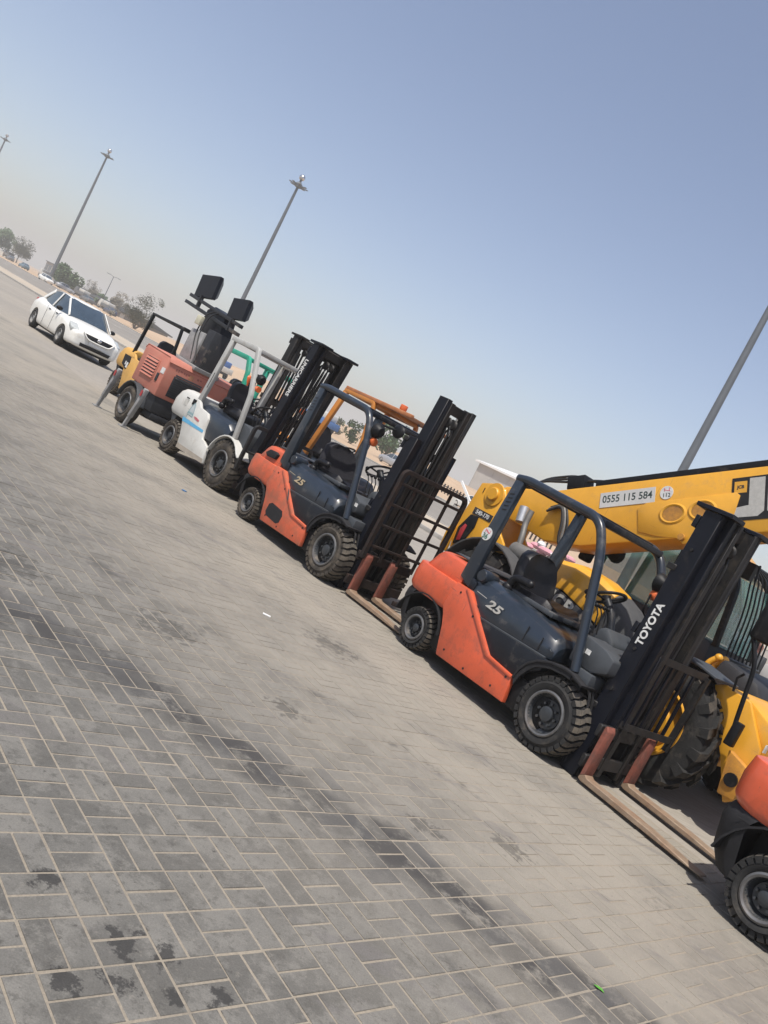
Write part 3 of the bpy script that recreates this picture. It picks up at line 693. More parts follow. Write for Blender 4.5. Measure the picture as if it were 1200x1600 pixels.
def toyota(loc, rz, label, o_mat=M_ORANGE, cover=None, patches=(), mast_kw=None, sticker=None, worn=False, txt=M_SILVERL, lamp=False, gloss_cap=True, dash_x=2.0, group=None, k=1.045):
    t = thing('forklift', label, 'forklift', (loc[0], loc[1], -(.287-.2144)*k), rz, group); t.scale = (k, k, k)
    tm = M_TYRE if not worn else M_TYRED
    # ---- wheels
    for y, s in ((0.03, -1), (WD-.03, 1)):
        add_wheel(t, 0.0, y, .2144, .15, .118, s, 26, 'block', M_RIM, tm, spin=0.2, zc=.287)
        add_wheel(t, 1.737, y-.02*(-s), .3124, .205, .178, s, 28, 'block', M_RIM, tm, spin=0.1, zc=.385)
    # ---- counterweight
    mb = MB(); rings = []
    def plan(z, xr, inset, xf):   # plan outline at height z, rounded at the rear
        r = .22; yl, yr = inset, WD-inset
        P = [(xf, yl, z)]
        for k in range(6): a = radians(90*k/5); P.append((xr+r-r*sin(a), yl+r-r*cos(a), z))
        P.append((xr-.012, WD/2, z))
        for k in range(6): a = radians(90-90*k/5); P.append((xr+r-r*sin(a), yr-r+r*cos(a), z))
        P.append((xf, yr, z)); return P
    for z, xr, ins, xf in ((.595, -.395, .015, .222), (.64, -.435, .0, .230), (.76, -.442, -.002, .248), (.872, -.425, .0, .266)):
        rings.append(plan(z, xr, ins, xf))
    mb.loft(rings); cw = mb.build('counterweight', o_mat, t, bevel=0.012, smooth=25)
    mb = MB(); mb.loft([plan(.868, -.375, .040, .258), plan(1.00, -.305, .052, .258), plan(1.045, -.270, .062, .258), plan(1.062, -.235, .09, .258), plan(1.066, -.15, .16, .258)]); mb.build('counterweight_top', o_mat, cw, bevel=0.010, smooth=25)
    # black lower bumper with rear wheel arch
    mb = MB(); rings = []
    for z, xr, ins, xf in ((.24, -.36, .06, -.22), (.34, -.415, .03, -.27), (.50, -.44, .012, -.285), (.56, -.432, .01, -.26), (.6, -.41, .016, -.05), (.6005, -.40, .03, .22)):
        rings.append(plan(z, xr, ins, xf))
    mb.loft(rings); mb.build('rear_bumper', M_PATCH, t, bevel=0.008)
    mb = MB(); mb.box(-.22, .40, .20, WD-.20, .30, .60); mb.build('steer_axle', M_BLACK, t)
    mb = MB(); a1 = arc(0, .287, .335, 12, 170, 12); mb.sweep([(x, .11, z) for x, z in a1], [(.006, -.11), (.006, .11), (-.006, .11), (-.006, -.11)], up=(0, 0, 1)); mb.build('wheel_arch_liner', M_PATCH, t)
    if gloss_cap:
        mb = MB(); mb.prism([(-.12, 1.086), (.27, 1.087), (.27, 1.105), (-.07, 1.103)], .17, WD-.17); mb.build('counterweight_cap', M_GREYPL, t, bevel=.008)
    # ---- side panels
    side = [(.258, .885), (.455, .885), (.985, .505), (1.305, .480), (1.335, .245), (.43, .217), (.385, .33), (.33, .47), (.275, .565), (.220, .630)]
    for y0, y1 in ((-.004, .05), (WD-.05, WD+.004)):
        mb = MB(); mb.prism(side, y0, y1); p = mb.build('side_panel', o_mat, t, bevel=0.010)
        yo = -.016 if y0 < .1 else WD+.004
        mb = MB()
        edge = [(.455, .885), (.985, .505), (1.305, .480)]; inn = [(.405, .880), (.955, .478), (1.302, .452)]
        mb.prism([edge[0], edge[1], edge[2], inn[2], inn[1], inn[0]], yo, yo+.012); mb.build('panel_lip', o_mat, p, bevel=.006)
        if worn and y0 < .1:
            mb = MB(); mb.prism([(.70, .735), (.735, .71), (.80, .60), (.765, .62)], -.0195, -.0165); mb.build('vent_grille', M_GREYPL, p)
    # ---- chassis
    mb = MB(); mb.box(.24, 1.72, .06, WD-.06, .225, .50); mb.build('chassis', M_BLACK, t, bevel=0.01)
    mb = MB(); mb.box(.30, 1.62, .10, WD-.10, .50, .72); mb.build('engine_bay', M_BLACK, t)
    # lower dark step panel and step plate
    low = [(.60, .70), (1.53, .745), (1.50, .66), (1.33, .52), (1.30, .485), (.99, .51), (.70, .70)]
    for y0, y1 in ((.018, .10), (WD-.10, WD-.018)):
        mb = MB(); mb.prism([(.60, .715), (1.545, .750), (1.50, .64), (1.36, .56), (1.30, .475), (.96, .495)], y0, y1); mb.build('step_panel', M_SLATE_D, t, bevel=0.012)
        mb = MB(); mb.prism([(.64, .712), (1.48, .745), (1.48, .762), (.64, .730)], y0+.004, y0+.075); mb.build('step_tread', M_GREYPL, t, bevel=.004)
    # ---- engine hood: lofted, bulging shoulder
    mb = MB(); rings = []
    for x, zt, zb, ins in ((.36, 1.055, .74, .06), (.42, 1.075, .72, .045), (.60, 1.055, .722, .035), (.85, 1.035, .735, .03), (1.10, 1.015, .745, .03), (1.32, .985, .752, .032), (1.46, .955, .756, .04), (1.52, .90, .758, .06)):
        L_ = [(x, ins, zb), (x, ins-.004, zb+.07), (x, ins+.008, zt-.115), (x, ins+.04, zt-.045), (x, ins+.10, zt-.008), (x, ins+.20, zt)]
        rings.append(L_ + [(p[0], WD-p[1], p[2]) for p in reversed(L_)])
    mb.loft(rings); mb.build('hood', M_SLATE, t, bevel=0.006)
    for yb in (.13, WD-.13):
        mb = MB(); mb.lathe([(0, -.10), (.052, -.10), (.062, -.085), (.062, .085), (.052, .10), (0, .10)], 18, (.455, yb, 1.05)); mb.build('guard_foot', M_SLATE, t)
    mb = MB(); mb.prism([(.28, .90), (.44, .89), (.44, .97), (.27, 1.01)], .035, WD-.035); mb.build('rear_cowl', M_SLATE_D, t, bevel=.01)
    mb = MB(); mb.box(.42, 1.18, .26, WD-.26, 1.03, 1.075); mb.build('hood_mat', M_GREYPL, t, bevel=.01)
    for xs_ in (1.195, 1.375):
        mb = MB(); mb.box(xs_, xs_+.007, .0235, .034, .77, .885 if xs_ > 1.3 else .90); mb.build('hood_seam', M_PATCH, t)
    mb = MB(); mb.box(.52, .60, .026, .040, .775, .80); mb.build('hood_latch', M_BLACK, t, bevel=.006)
    for bx_, bz_ in ((.36, .82), (.50, .30), (.80, .27), (1.15, .30), (.62, .70), (1.25, .44)):
        for yb_ in (-.0075, WD+.0005):
            mb = MB(); mb.cyl((bx_, yb_, bz_), (bx_, yb_+.007, bz_), .011, 8); mb.build('panel_bolt', M_GREASE, t)
    tx = text('model_number', '25', .105, txt, t, (.76, .0225, .868), (1, 0, -.06), (.06, 0, 1), bold=.003, sx=1.75, shear=.25)
    mb = MB(); mb.prism([(.50, .905), (.64, .897), (.64, .902), (.50, .910)], .0265, .0285); mb.build('pinstripe', txt, t)
    # ---- floor, dash, fender
    mb = MB(); mb.box(1.50, 1.86, .10, WD-.10, .60, .72); mb.build('floor_plate', M_BLACK, t, bevel=.01)
    mb = MB(); mb.prism([(1.62, .84), (1.60, 1.06), (1.66, 1.09), (dash_x-.10, 1.06), (dash_x, 1.02), (dash_x, .90), (dash_x-.14, .84)], .11, WD-.11); mb.build('dash_cowl', M_GREYPL, t, bevel=.018)
    mb = MB(); mb.box(1.72, 1.92, .07, .34, .72, .84); mb.build('relay_box', M_GREYPL, t, bevel=.012)
    for k in range(5):
        mb = MB(); y = .12 + .05*k; mb.tube(bend([(1.66, y, .70), (1.78, y, .80+.02*(k % 2)), (1.93, y+.03, .70), (1.98, y+.05, .50)], .05), .012, 6); mb.build('hydraulic_hose', M_HOSE, t)
    mb = MB(); mb.prism([(1.705, .80), (1.71, .83), (1.755, .83), (1.755, .80)], .105, .107); 
    mb = MB(); mb.box(1.735, 1.785, .1075, .1095, .955, .995); mb.build('white_decal', M_WHITEL, t)
    mb = MB(); mb.prism([(1.50, 1.03), (1.55, 1.17), (1.62, 1.20), (1.74, 1.10), (1.74, 1.03)], .40, .78); mb.build('dash_pod', M_GREYPL, t, bevel=.03)
    steering(t, 1.36, .56, 1.40)
    levers(t, 1.52, .30, 1.32, 4)
    for y0, s in ((0.0, 1), (WD, -1)):
        pts = [(1.315, .470), (1.335, .56), (1.38, .64), (1.46, .705), (1.58, .755), (1.72, .775), (1.80, .775), (1.93, .735)]
        mb = MB(); mb.sweep([(x, y0+s*.10, z) for x, z in pts], [(.012, -.115), (.012, .115), (-.012, .115), (-.012, -.115)], up=(0, 0, 1)); mb.build('front_fender', M_PATCH, t, bevel=.006)
        inn = [(x+.012+(.02 if i < 3 else 0), z-.05) for i, (x, z) in enumerate(pts)]
        mb = MB(); mb.prism(pts[:7] + list(reversed(inn[:7])), y0-s*.004, y0+s*.010); mb.build('fender_lip', M_PATCH, t, bevel=.003, seg=1)
    mb = MB(); mb.box(1.55, 1.92, .26, WD-.26, .20, .55); mb.build('drive_axle', M_BLACK, t, bevel=.03)
    for y in (.26, WD-.32):
        mb = MB(); mb.cyl((1.30, y, .62), (1.98, y+.03, .80), .032, 10); mb.build('tilt_cylinder', M_GREASE, t)
    # ---- seat
    seat(t, .58, .56, .975, cover=cover, h=.42, lean=.12, k=1.15)
    # ---- overhead guard
    for ya in (.065, WD-.065):
        mb = MB(); s = .032
        mb.loft([[(.215, ya-s, .945), (.375, ya-s, .885), (.375, ya+s, .885), (.215, ya+s, .945)], [(.225, ya-s, 1.25), (.365, ya-s, 1.25), (.365, ya+s, 1.25), (.225, ya+s, 1.25)], [(.275, ya-s, 1.98), (.385, ya-s, 1.965), (.385, ya+s, 1.965), (.275, ya+s, 1.98)]])
        mb.build('guard_rear_leg', M_SLATE, t, bevel=.010)
        mb = MB(); mb.tube(bend([(.275, ya, 1.985), (.40, ya, 2.005), (1.30, ya, 1.965), (1.455, ya, 1.72), (1.765, ya, .79)], .15, 7), .040, 14); mb.build('guard_frame', M_SLATE, t)
        if ya < .5:
            for k in range(5):
                mb = MB(); z = 1.66 + .04*k; mb.prism([(.295, z), (.35, z+.012), (.35, z+.022), (.295, z+.01)], ya-s-.003, ya-s+.004); mb.build('vent_slot', M_PATCH, t)
    for x, z, w in ((.30, 1.985, .07), (1.30, 1.955, .085)):
        mb = MB(); mb.box(x-w/2, x+w/2, .08, WD-.08, z-.03, z+.025); mb.build('guard_crossbar', M_SLATE_D, t, bevel=.008)
    guard_slats(t, .36, 1.26, .10, WD-.10, 1.985, 8, M_SLATE_D)
    # head lamp and mirror on the far front pillar, work lamp near it
    mb = MB(); mb.box(1.45, 1.49, WD-.10, WD-.05, 1.62, 1.80); mb.tube(bend([(1.47, WD-.07, 1.40), (1.50, WD-.20, 1.44), (1.50, WD-.20, 1.60)], .04), .01, 6); mb.build('assist_grip', M_BLACK, t, bevel=.01)
    ylamp = .16 if lamp else WD-.12
    mb = MB(); mb.lathe([(0, -.06), (.05, -.055), (.085, -.01), (.09, .03), (0, .03)], 16, (0, 0, 0)); me = mb.mesh('head_lamp'); me.materials.append(M_BLACK)
    for yy in ((.14, WD-.14) if lamp else (WD-.14,)):
        o = put('head_lamp', me, t, (1.50, yy, 1.72 if not lamp else 1.80), radians(90)); 
        ln = MB().lathe([(0, .034), (.082, .032), (.085, .028)], 16).build('lamp_lens', M_CLEARL, o)
        mb = MB(); mb.cyl((1.47, yy, 1.60 if not lamp else 1.67), (1.53, yy, 1.60 if not lamp else 1.67), .05, 12); mb.build('indicator_lamp', M_AMBER, t, bevel=.01)
    if lamp:
        mb = MB(); mb.sphere((1.62, .30, 1.90), .10, 12, 8, (1, .35, .8)); mb.cyl((1.46, .12, 1.88), (1.60, .28, 1.90), .012, 6); mb.build('mirror', M_BLACK, t)
    # ---- decorations
    for (x, z, w, h, name, rot) in patches:
        P = [(-w, -h*.55), (-w*.75, -h), (w*.7, -h), (w, -h*.6), (w, h*.45), (w*.75, h), (-w*.7, h), (-w, h*.6)]
        mb = MB(); mb.prism([(x+a*cos(rot)-b*sin(rot), z+a*sin(rot)+b*cos(rot)) for a, b in P], -.0065, -.0042); mb.build(name, M_PATCH, t)
    if sticker:
        mb = MB(); mb.lathe([(0, 0), (.062, 0), (.062, .004), (0, .004)], 24, (.275, .028, 1.40)); st = mb.build('round_sticker', M_WHITEL, t)
        text('sticker_number', sticker, .068, mat('sticker_green', (.05, .14, .10), .6), t, (.268, .0268, 1.374), (1, 0, 0), (0, 0, 1), ext=.0006, bold=.002)
        mk = mat('sticker_pink', (.55, .12, .16), .6)
        mb = MB()
        for a, b in (((.245, 1.408), (.245, 1.44)), ((.245, 1.44), (.305, 1.412)), ((.305, 1.412), (.305, 1.444)), ((.252, 1.428), (.30, 1.41))):
            mb.beam([(a[0], .0268, a[1]), (b[0], .0268, b[1])], .006, .001, up=(0, 1, 0))
        mb.build('sticker_mark', mk, t)
    if mast_kw is not None: 
        kw = dict(mast_kw); let = kw.pop('lettering', None)
        X = mast(t, **kw)
        if let: 
            z = 1.40; text('lettering', let, .088, M_WHITEL, t, (X(.080, z), .2175, z), (kw['tilt'], 0, 1), (-1, 0, kw['tilt']), bold=.003, sx=1.0)
    return t

F1 = toyota((.7658, 8.2043, 0), radians(-50.2), 'orange forklift marked 25 with round sticker 36, closest whole one to the camera', sticker='36',
    mast_kw=dict(x0=1.935, tilt=.028, outer_h=2.38, inner_h=2.40, rail=.155, fork_x=2.12, fork_z=.11, carr_z=.20, dense=True, inner_off=.05, forks=((.17, .28), (.80, .91)), fork_len=1.12, lettering='TOYOTA', carr_h=.56))
# the near truck's bare carriage frame: two bent plates and uprights
def carriage_frame(t, x, y0, y1):
    for z in (.60, 1.20):
        mb = MB(); mb.sweep(bend([(x-.10, y0, z+.03), (x+.02, y0+.06, z), (x+.04, (y0+y1)/2, z), (x+.06, y1-.04, z), (x+.05, y1+.10, z)], .1), [(.028, -.006), (.028, .006), (-.028, .006), (-.028, -.006)], up=(0, 0, 1)); mb.build('carriage_plate', M_GREASE, t)
    for k in range(6):
        y = y0 + .08 + (y1-y0-.1)*k/5; mb = MB(); mb.box(x+.00, x+.022, y-.017, y+.017, .60, 1.21); mb.build('carriage_upright', M_MAST, t, bevel=.003, seg=1)
    mb = MB(); mb.beam([(x+.04, y1+.08, .50), (x+.06, y1+.10, 1.20)], .03, .05); mb.build('carriage_upright', M_GREASE, t)
carriage_frame(F1, 2.16, .30, 1.00)

F2 = toyota((-1.6626, 10.7635, 0), radians(-46.8), 'orange forklift marked 25 with black patches on its side and load backrest frame', o_mat=M_ORANGE2, worn=True, dash_x=1.80, cover=M_FABRIC, txt=M_GOLDL, lamp=True,
    patches=((.64, .385, .17, .085, 'paint_patch', -.06),),
    mast_kw=dict(x0=1.80, tilt=.045, rail=.15, dense=True, outer_h=1.92, inner_h=2.45, fork_x=2.09, fork_z=.11, carr_z=.20, forks=((.21, .32), (.61, .72)), fork_len=1.02, backrest=(.16, 1.22, .15, 1.56, 3, 4), carr_h=.58, top_plate=False))
mb = MB(); mb.prism([(-.05, .915), (.13, .93), (.155, 1.0), (.10, 1.02), (-.03, 1.01), (-.10, .95)], .005, .055); mb.build('paint_patch', M_PATCH, F2, bevel=.01)
# ------------------------------------------------------------------ fourth orange truck, cut by the right edge
F4 = toyota((3.16, 5.06, 0), radians(-50), k=1.24, label='orange forklift cut off by the right edge, only its rear corner in view',
    mast_kw=dict(x0=1.88, tilt=.0, outer_h=2.0, inner_h=2.02, fork_z=.12, carr_z=.2))

# ------------------------------------------------------------------ generic truck: side profile given as polygons
def simple_truck(loc, rz, label, body, body2, post, front=(1.70, .80), guard='box', guard_m=M_BLACK, top=2.10, wheel_r=(.28, .37), wb=1.66, mast_kw=None, seat_m=M_SEAT, name='forklift', roof=True, detail=True, knee=None, hood_m=None, beam=.07, group=None, roof_len=None):
    t = thing(name, label, 'forklift', loc, rz, group)
    for y, s in ((0.02, -1), (WD-.02, 1)):
        add_wheel(t, 0.0, y, wheel_r[0], .17, wheel_r[0]*.55, s, 24, 'block', M_RIM, M_TYRED, spin=.2)
        add_wheel(t, wb, y, wheel_r[1], .22, wheel_r[1]*.53, s, 26, 'block', M_RIM, M_TYRED)
    def plan(z, xr, inset, xf):
        r = .17; yl, yr = inset, WD-inset; P = [(xf, yl, z)]
        for k in range(5): a = radians(90*k/4); P.append((xr+r-r*sin(a), yl+r-r*cos(a), z))
        for k in range(5): a = radians(90-90*k/4); P.append((xr+r-r*sin(a), yr-r+r*cos(a), z))
        P.append((xf, yr, z)); return P
    mb = MB(); mb.loft([plan(z, xr, ins, xf) for z, xr, ins, xf in ((.62, -.36, .02, .24), (.68, -.40, .0, .28), (.86, -.40, .0, .33), (1.0, -.34, .02, .36), (1.06, -.27, .05, .37), (1.085, -.18, .10, .37))])
    cw = mb.build('counterweight', body, t, bevel=.012, smooth=28)
    mb = MB(); mb.loft([plan(.26, -.26, .10, -.20), plan(.62, -.37, .03, -.05), plan(.622, -.36, .05, .22)]); mb.build('rear_bumper', M_GREYPL if body is M_GREYW else M_BLACK, t, bevel=.01)
    sp = [(.33, .86), (.40, 1.02), (.47, 1.0), (.56, .93), (.82, .91), (.90, .84), (.93, .68), (.99, .535), (1.06, .525), (1.22, .47), (1.28, .225), (.40, .20), (.34, .40), (.22, .60)]
    for y0, y1 in ((-.003, .05), (WD-.05, WD+.003)):
        mb = MB(); mb.prism(sp, y0, y1); mb.build('side_panel', body2, t, bevel=.012)
    mb = MB(); mb.box(.25, 1.72, .06, WD-.06, .24, .60); mb.build('chassis', M_BLACK, t, bevel=.01)
    mb = MB(); rings = []
    for x, zt, zb, ins in ((.42, 1.0, .60, .08), (.50, 1.02, .58, .05), (.80, 1.0, .56, .035), (1.15, .985, .56, .03), (1.38, .97, .58, .035), (1.48, .90, .60, .06)):
        L_ = [(x, ins, zb), (x, ins, zt-.14), (x, ins+.03, zt-.05), (x, ins+.10, zt), (x, ins+.2, zt+.01)]
        rings.append(L_ + [(p[0], WD-p[1], p[2]) for p in reversed(L_)])
    mb.loft(rings); mb.build('hood', hood_m or M_SLATE, t, bevel=.006)
    mb = MB(); mb.prism([(1.58, .62), (1.54, 1.0), (1.62, 1.06), (1.85, 1.03), (1.92, .95), (1.90, .62)], .12, WD-.12); mb.build('dash_cowl', M_GREYPL, t, bevel=.02)
    mb = MB(); mb.box(1.45, 1.86, .08, WD-.08, .52, .62); mb.build('floor_plate', M_BLACK, t, bevel=.01)
    for y0, s in ((0.0, 1), (WD, -1)):
        pts = arc(wb, wheel_r[1], wheel_r[1]+.05, 168, 40, 9)
        pts = pts + [(wb+.40, wheel_r[1]+.22)]
        mb = MB(); mb.sweep([(x, y0+s*.11, z) for x, z in pts], [(.011, -.115), (.011, .115), (-.011, .115), (-.011, -.115)], up=(0, 0, 1)); mb.build('front_fender', body2 if body is M_GREYW else M_BLACK, t, bevel=.004, seg=1)
    seat(t, .58, .56, 1.02, seat_m, h=.46)
    steering(t, 1.36, .56, 1.32)
    levers(t, 1.48, .34, 1.24, 3)
    kx, kz = knee or (1.57, 1.46)
    x_r0, x_r1 = post
    rl = roof_len or 1.23
    for ya in (.06, WD-.06):
        mb = MB(); mb.beam([(x_r0, ya, 1.0), (x_r1, ya, top-.02)], .06, beam*1.5, up=(1, 0, 0)); mb.build('guard_rear_post', guard_m, t, bevel=.008)
        mb = MB(); mb.beam(bend([(x_r1-.04, ya, top), (rl, ya, top), (kx, ya, kz), (front[0], ya, front[1])], .04), .06, beam, up=(1, 0, .3)); mb.build('guard_front_post', guard_m, t, bevel=.008)
    for x in (x_r1, rl):
        mb = MB(); mb.box(x-.035, x+.035, .09, WD-.09, top-.03, top+.03); mb.build('guard_crossbar', guard_m, t, bevel=.006)
    if roof: guard_slats(t, x_r1+.06, rl-.06, .09, WD-.09, top, 7, guard_m)
    mb = MB(); mb.box(1.50, 1.85, .26, WD-.26, .18, .50); mb.build('drive_axle', M_BLACK, t, bevel=.03)
    if mast_kw: 
        kw = dict(mast_kw); let = kw.pop('lettering', None); X = mast(t, **kw)
        if let: z = 1.98; text('lettering', let, .105, M_WHITEL, t, (X(.07, z), .2175, z), (-kw['tilt'], 0, -1), (1, 0, -kw['tilt']), bold=.003, sx=.92)
    return t

# grey-white truck
F3 = simple_truck((-3.626, 13.202, 0), radians(-46), 'off-white forklift with sky blue stripe and tall black mast beside the light tower', M_GREYW, M_GREYW, (.36, .47), (1.70, .79), guard_m=M_GREYW2, top=2.10, knee=(1.575, 1.46), beam=.075, seat_m=M_SEAT,
    mast_kw=dict(x0=1.86, tilt=.125, outer_h=2.52, inner_h=2.54, lettering='UNICARRIERS', forks=((.38, .49), (.66, .77)), fork_len=1.05, backrest=(.02, 1.10, .05, 1.12, 2, 1), carr_h=.50, back_m=M_GREASE, shank=M_GREASE, tine=M_GREASE))
mb = MB(); mb.prism([(.20, .665), (.935, .655), (.935, .615), (.23, .60)], -.0062, -.0036); mb.build('blue_stripe', M_SKYBLUE, F3)
mb = MB(); mb.prism([(.40, .275), (1.265, .29), (1.28, .225), (.40, .20)], -.0062, -.0036); mb.build('skirt_band', mat('putty_grey', (.33, .29, .24), .7), F3)
MST = mat('teal_print', (.16, .30, .32), .6, var=.3, scale=40)
mb = MB(); mb.prism([(.27, .74), (.47, .735), (.43, .92), (.36, .945), (.30, .86)], -.0050, -.0032); mb.build('company_sticker', mat('pale_blue_sticker', (.44, .48, .49), .6), F3)
mb = MB()
for a, b in (((.27, .74), (.33, .90)), ((.33, .90), (.385, .945)), ((.385, .945), (.47, .735)), ((.28, .66), (.30, .735)), ((.30, .735), (.46, .725)), ((.28, .66), (.47, .66))): mb.beam([(a[0], -.0056, a[1]), (b[0], -.0056, b[1])], .010, .001, up=(0, 1, 0))
for k in range(6): mb.box(.285+.03*k, .305+.03*k, -.0060, -.0052, .752, .785)
mb.build('sticker_print', MST, F3)
mb = MB(); mb.prism([(.50, .755), (.58, .765), (.70, .745), (.69, .715), (.56, .725)], -.0066, -.0036); mb.build('red_print', mat('sticker_red', (.50, .14, .16), .6, var=.5, scale=60), F3)
mb = MB(); mb.box(.03, .14, -.0045, .0, .83, .93); mb.build('notice_label', mat('label_cream', (.50, .49, .45), .6), F3)
mb = MB(); mb.box(.05, .14, -.0047, .0, .945, .965); mb.build('notice_label', M_PATCH, F3)
mb = MB(); mb.box(.265, .345, -.006, .02, .90, .99); mb.build('tail_lamp', M_BLACK, F3, bevel=.004)
mb = MB(); mb.prism([(.405, 1.24), (.42, 1.24), (.44, 1.50), (.425, 1.50)], .026, .0285); mb.build('vent_slot', M_PATCH, F3)
mb = MB(); mb.lathe([(0, -.05), (.05, -.045), (.08, 0), (.08, .03), (0, .03)], 14); me = mb.mesh('head_lamp'); me.materials.append(M_BLACK)
for y in (.12, WD-.12):
    o = put('head_lamp', me, F3, (1.56, y, 1.72), radians(90)); MB().lathe([(0, .033), (.075, .031)], 14).build('lamp_lens', M_CLEARL, o)
    mb = MB(); mb.cyl((1.55, y, 1.58), (1.61, y, 1.58), .045, 12); mb.build('indicator_lamp', M_AMBER, F3)

# yellow truck behind the light tower
FC = simple_truck((-6.53, 18.01, 0), radians(-46), 'yellow forklift with black rear badge panel and bare black guard behind the light tower', M_CATY, M_CATY, (.22, .31), (1.80, .85), guard_m=M_BLACK, top=1.95, roof_len=1.75, knee=(1.85, 1.5), beam=.05,
    mast_kw=dict(x0=1.90, tilt=.0, outer_h=1.9, inner_h=1.92, hoses=False))
mb = MB(); mb.prism([(.02, .92), (.36, .92), (.40, .80), (.33, .62), (.05, .70)], -.008, -.0035); mb.build('badge_panel', M_PATCH, FC)
mb = MB(); mb.box(.20, .25, -.0095, -.0082, .71, .79); mb.box(.275, .36, -.0095, -.0082, .66, .78); mb.build('badge_print', M_WHITEL, FC)
mb = MB(); mb.prism([(.20, .935), (.50, .93), (.50, .95), (.20, .955)], -.008, -.0035)
mb.build('panel_trim', M_CATY, FC)

# sea green truck whose mast stands behind the off-white one
FG = simple_truck((-4.35, 16.05, 0), radians(-46), 'green forklift behind the off-white one, green tube guard and weathered grey mast', M_GREEN, M_GREEN, (.36, .40), (1.62, .85), guard_m=M_GREEN, top=1.98, knee=(1.40, 1.75), beam=.09, roof=False, roof_len=1.25,
    mast_kw=dict(x0=1.78, tilt=.07, outer_h=2.70, inner_h=2.72, m=M_GREASE, hoses=False, forks=((.4, .5), (.7, .8))))
for y in (.10, WD-.16):
    mb = MB(); mb.cyl((1.44, y, 1.50), (1.44, y, 1.66), .055, 12); mb.sphere((1.44, y, 1.66), .055); mb.build('beacon', M_AMBER, FG)
    mb = MB(); mb.box(1.36, 1.44, y+.08, y+.20, 1.50, 1.80); mb.build('mirror', M_BLACK, FG, bevel=.02)
# orange-yellow truck behind F2
FO = simple_truck((-2.35, 14.25, 0), radians(-46), 'orange yellow forklift with beacon on its long canopy behind the patched forklift', M_ORYEL, M_ORYEL, (1.05, 1.30), (2.30, .90), guard_m=M_ORYEL, top=2.20, knee=(2.20, 1.6), beam=.07, roof=False, roof_len=2.05, mast_kw=None, wb=1.9)
for y in (.06, WD-.06):
    mb = MB(); mb.box(1.27, 2.95, y-.03, y+.03, 2.215, 2.275); mb.build('canopy_beam', M_ORANGETOP, FO, bevel=.01)
mb = MB(); mb.box(1.3, 2.93, .095, WD-.095, 2.235, 2.25); mb.build('canopy_roof', M_ORANGETOP, FO)
mb = MB(); mb.cyl((2.62, .12, 2.28), (2.62, .12, 2.36), .06, 12); mb.build('beacon', M_AMBER, FO, bevel=.01)
# ------------------------------------------------------------------ yellow telehandler behind the near forklift
# x forward from the front axle, y across from the near wheel face, z up
J = thing('telehandler', 'yellow telescopic handler with raised boom and phone number plate behind the near forklift', 'telehandler', (3.0, 7.53, 0), radians(-50))
M_JDARK = mat('bonnet_charcoal', (0.022, 0.022, 0.024), .6, var=.2, scale=8, dirt=DUST, dirt_amt=.14)
M_JGREY = mat('moulded_grey', (0.055, 0.056, 0.058), .8, var=.2, scale=14, bump=.3)
M_MUF = mat('muffler_steel', (0.17, 0.165, 0.155), .6, metal=.4, var=.25, scale=6)
M_SILV = mat('heat_shield', (0.50, 0.50, 0.50), .35, metal=.7, var=.2, scale=10)
for y, s in ((0.0, -1), (2.30, 1)):
    add_wheel(J, 0.0, y, .60, .40, .325, s, 16, 'ag', M_YELLOW, M_TYRE)
    add_wheel(J, -2.66, y, .60, .40, .325, s, 16, 'ag', M_YELLOW, M_TYRE, spin=.3)
mb = MB(); mb.prism([(-3.6, .55), (-3.75, .95), (-3.2, 1.1), (-1.0, .95), (.3, .98), (.55, .80), (.5, .48), (-3.2, .45)], .52, 1.78); mb.build('chassis', M_YELLOWR, J, bevel=.02)
for x in (0.0, -2.66):
    mb = MB(); mb.cyl((x, .3, .6), (x, 2.0, .6), .11, 14); mb.sphere((x, 1.15, .6), .22); mb.build('axle', M_YELLOWR, J)
# rear mounting plates
pl = [(-3.76, 1.84), (-3.57, 1.90), (-3.36, 1.90), (-3.22, 1.74), (-3.18, 1.45), (-2.90, 1.25), (-2.80, .95), (-3.72, .85), (-3.84, 1.18)]
for y0, y1 in ((.47, .52), (1.02, 1.07)):
    mb = MB(); mb.prism(pl, y0, y1); mb.build('boom_tower_plate', M_YELLOW, J, bevel=.012)
mb = MB(); mb.prism([(-3.86, .86), (-3.88, 1.10), (-3.83, 1.22), (-3.78, 1.20), (-3.74, .84)], .40, .47); mb.build('rear_bumper_post', M_YELLOW, J, bevel=.02)
mb = MB(); mb.prism([(-3.72, .98), (-3.76, 1.20), (-3.66, 1.42), (-3.52, 1.44), (-3.50, 1.30), (-3.58, 1.02)], .452, .468); mb.build('lamp_housing', M_BLACK, J, bevel=.01)
mb = MB(); mb.prism([(-3.68, 1.04), (-3.70, 1.20), (-3.66, 1.28), (-3.62, 1.27), (-3.62, 1.06)], .440, .451); mb.build('tail_lamp', M_REDLENS, J, bevel=.004)
mb = MB(); mb.lathe([(0, -.05), (.075, -.05), (.085, -.04), (.085, -.015), (.15, -.015), (.155, 0), (0, 0)], 22, (-3.46, .468, 1.775)); mb.build('boom_pivot_pin', M_YELLOW, J)
mb = MB(); mb.box(-3.665, -3.655, .462, .469, 1.73, 1.80); mb.build('plate_slot', M_JDARK, J)
mb = MB(); mb.prism([(-3.66, 1.44), (-3.31, 1.44), (-3.31, 1.53), (-3.66, 1.53)], .464, .469); mb.build('model_plate', M_JDARK, J)
text('model_lettering', '540-170', .075, M_WHITEL, J, (-3.485, .463, 1.482), (1, 0, 0), (0, 0, 1), bold=.002, sx=1.0)
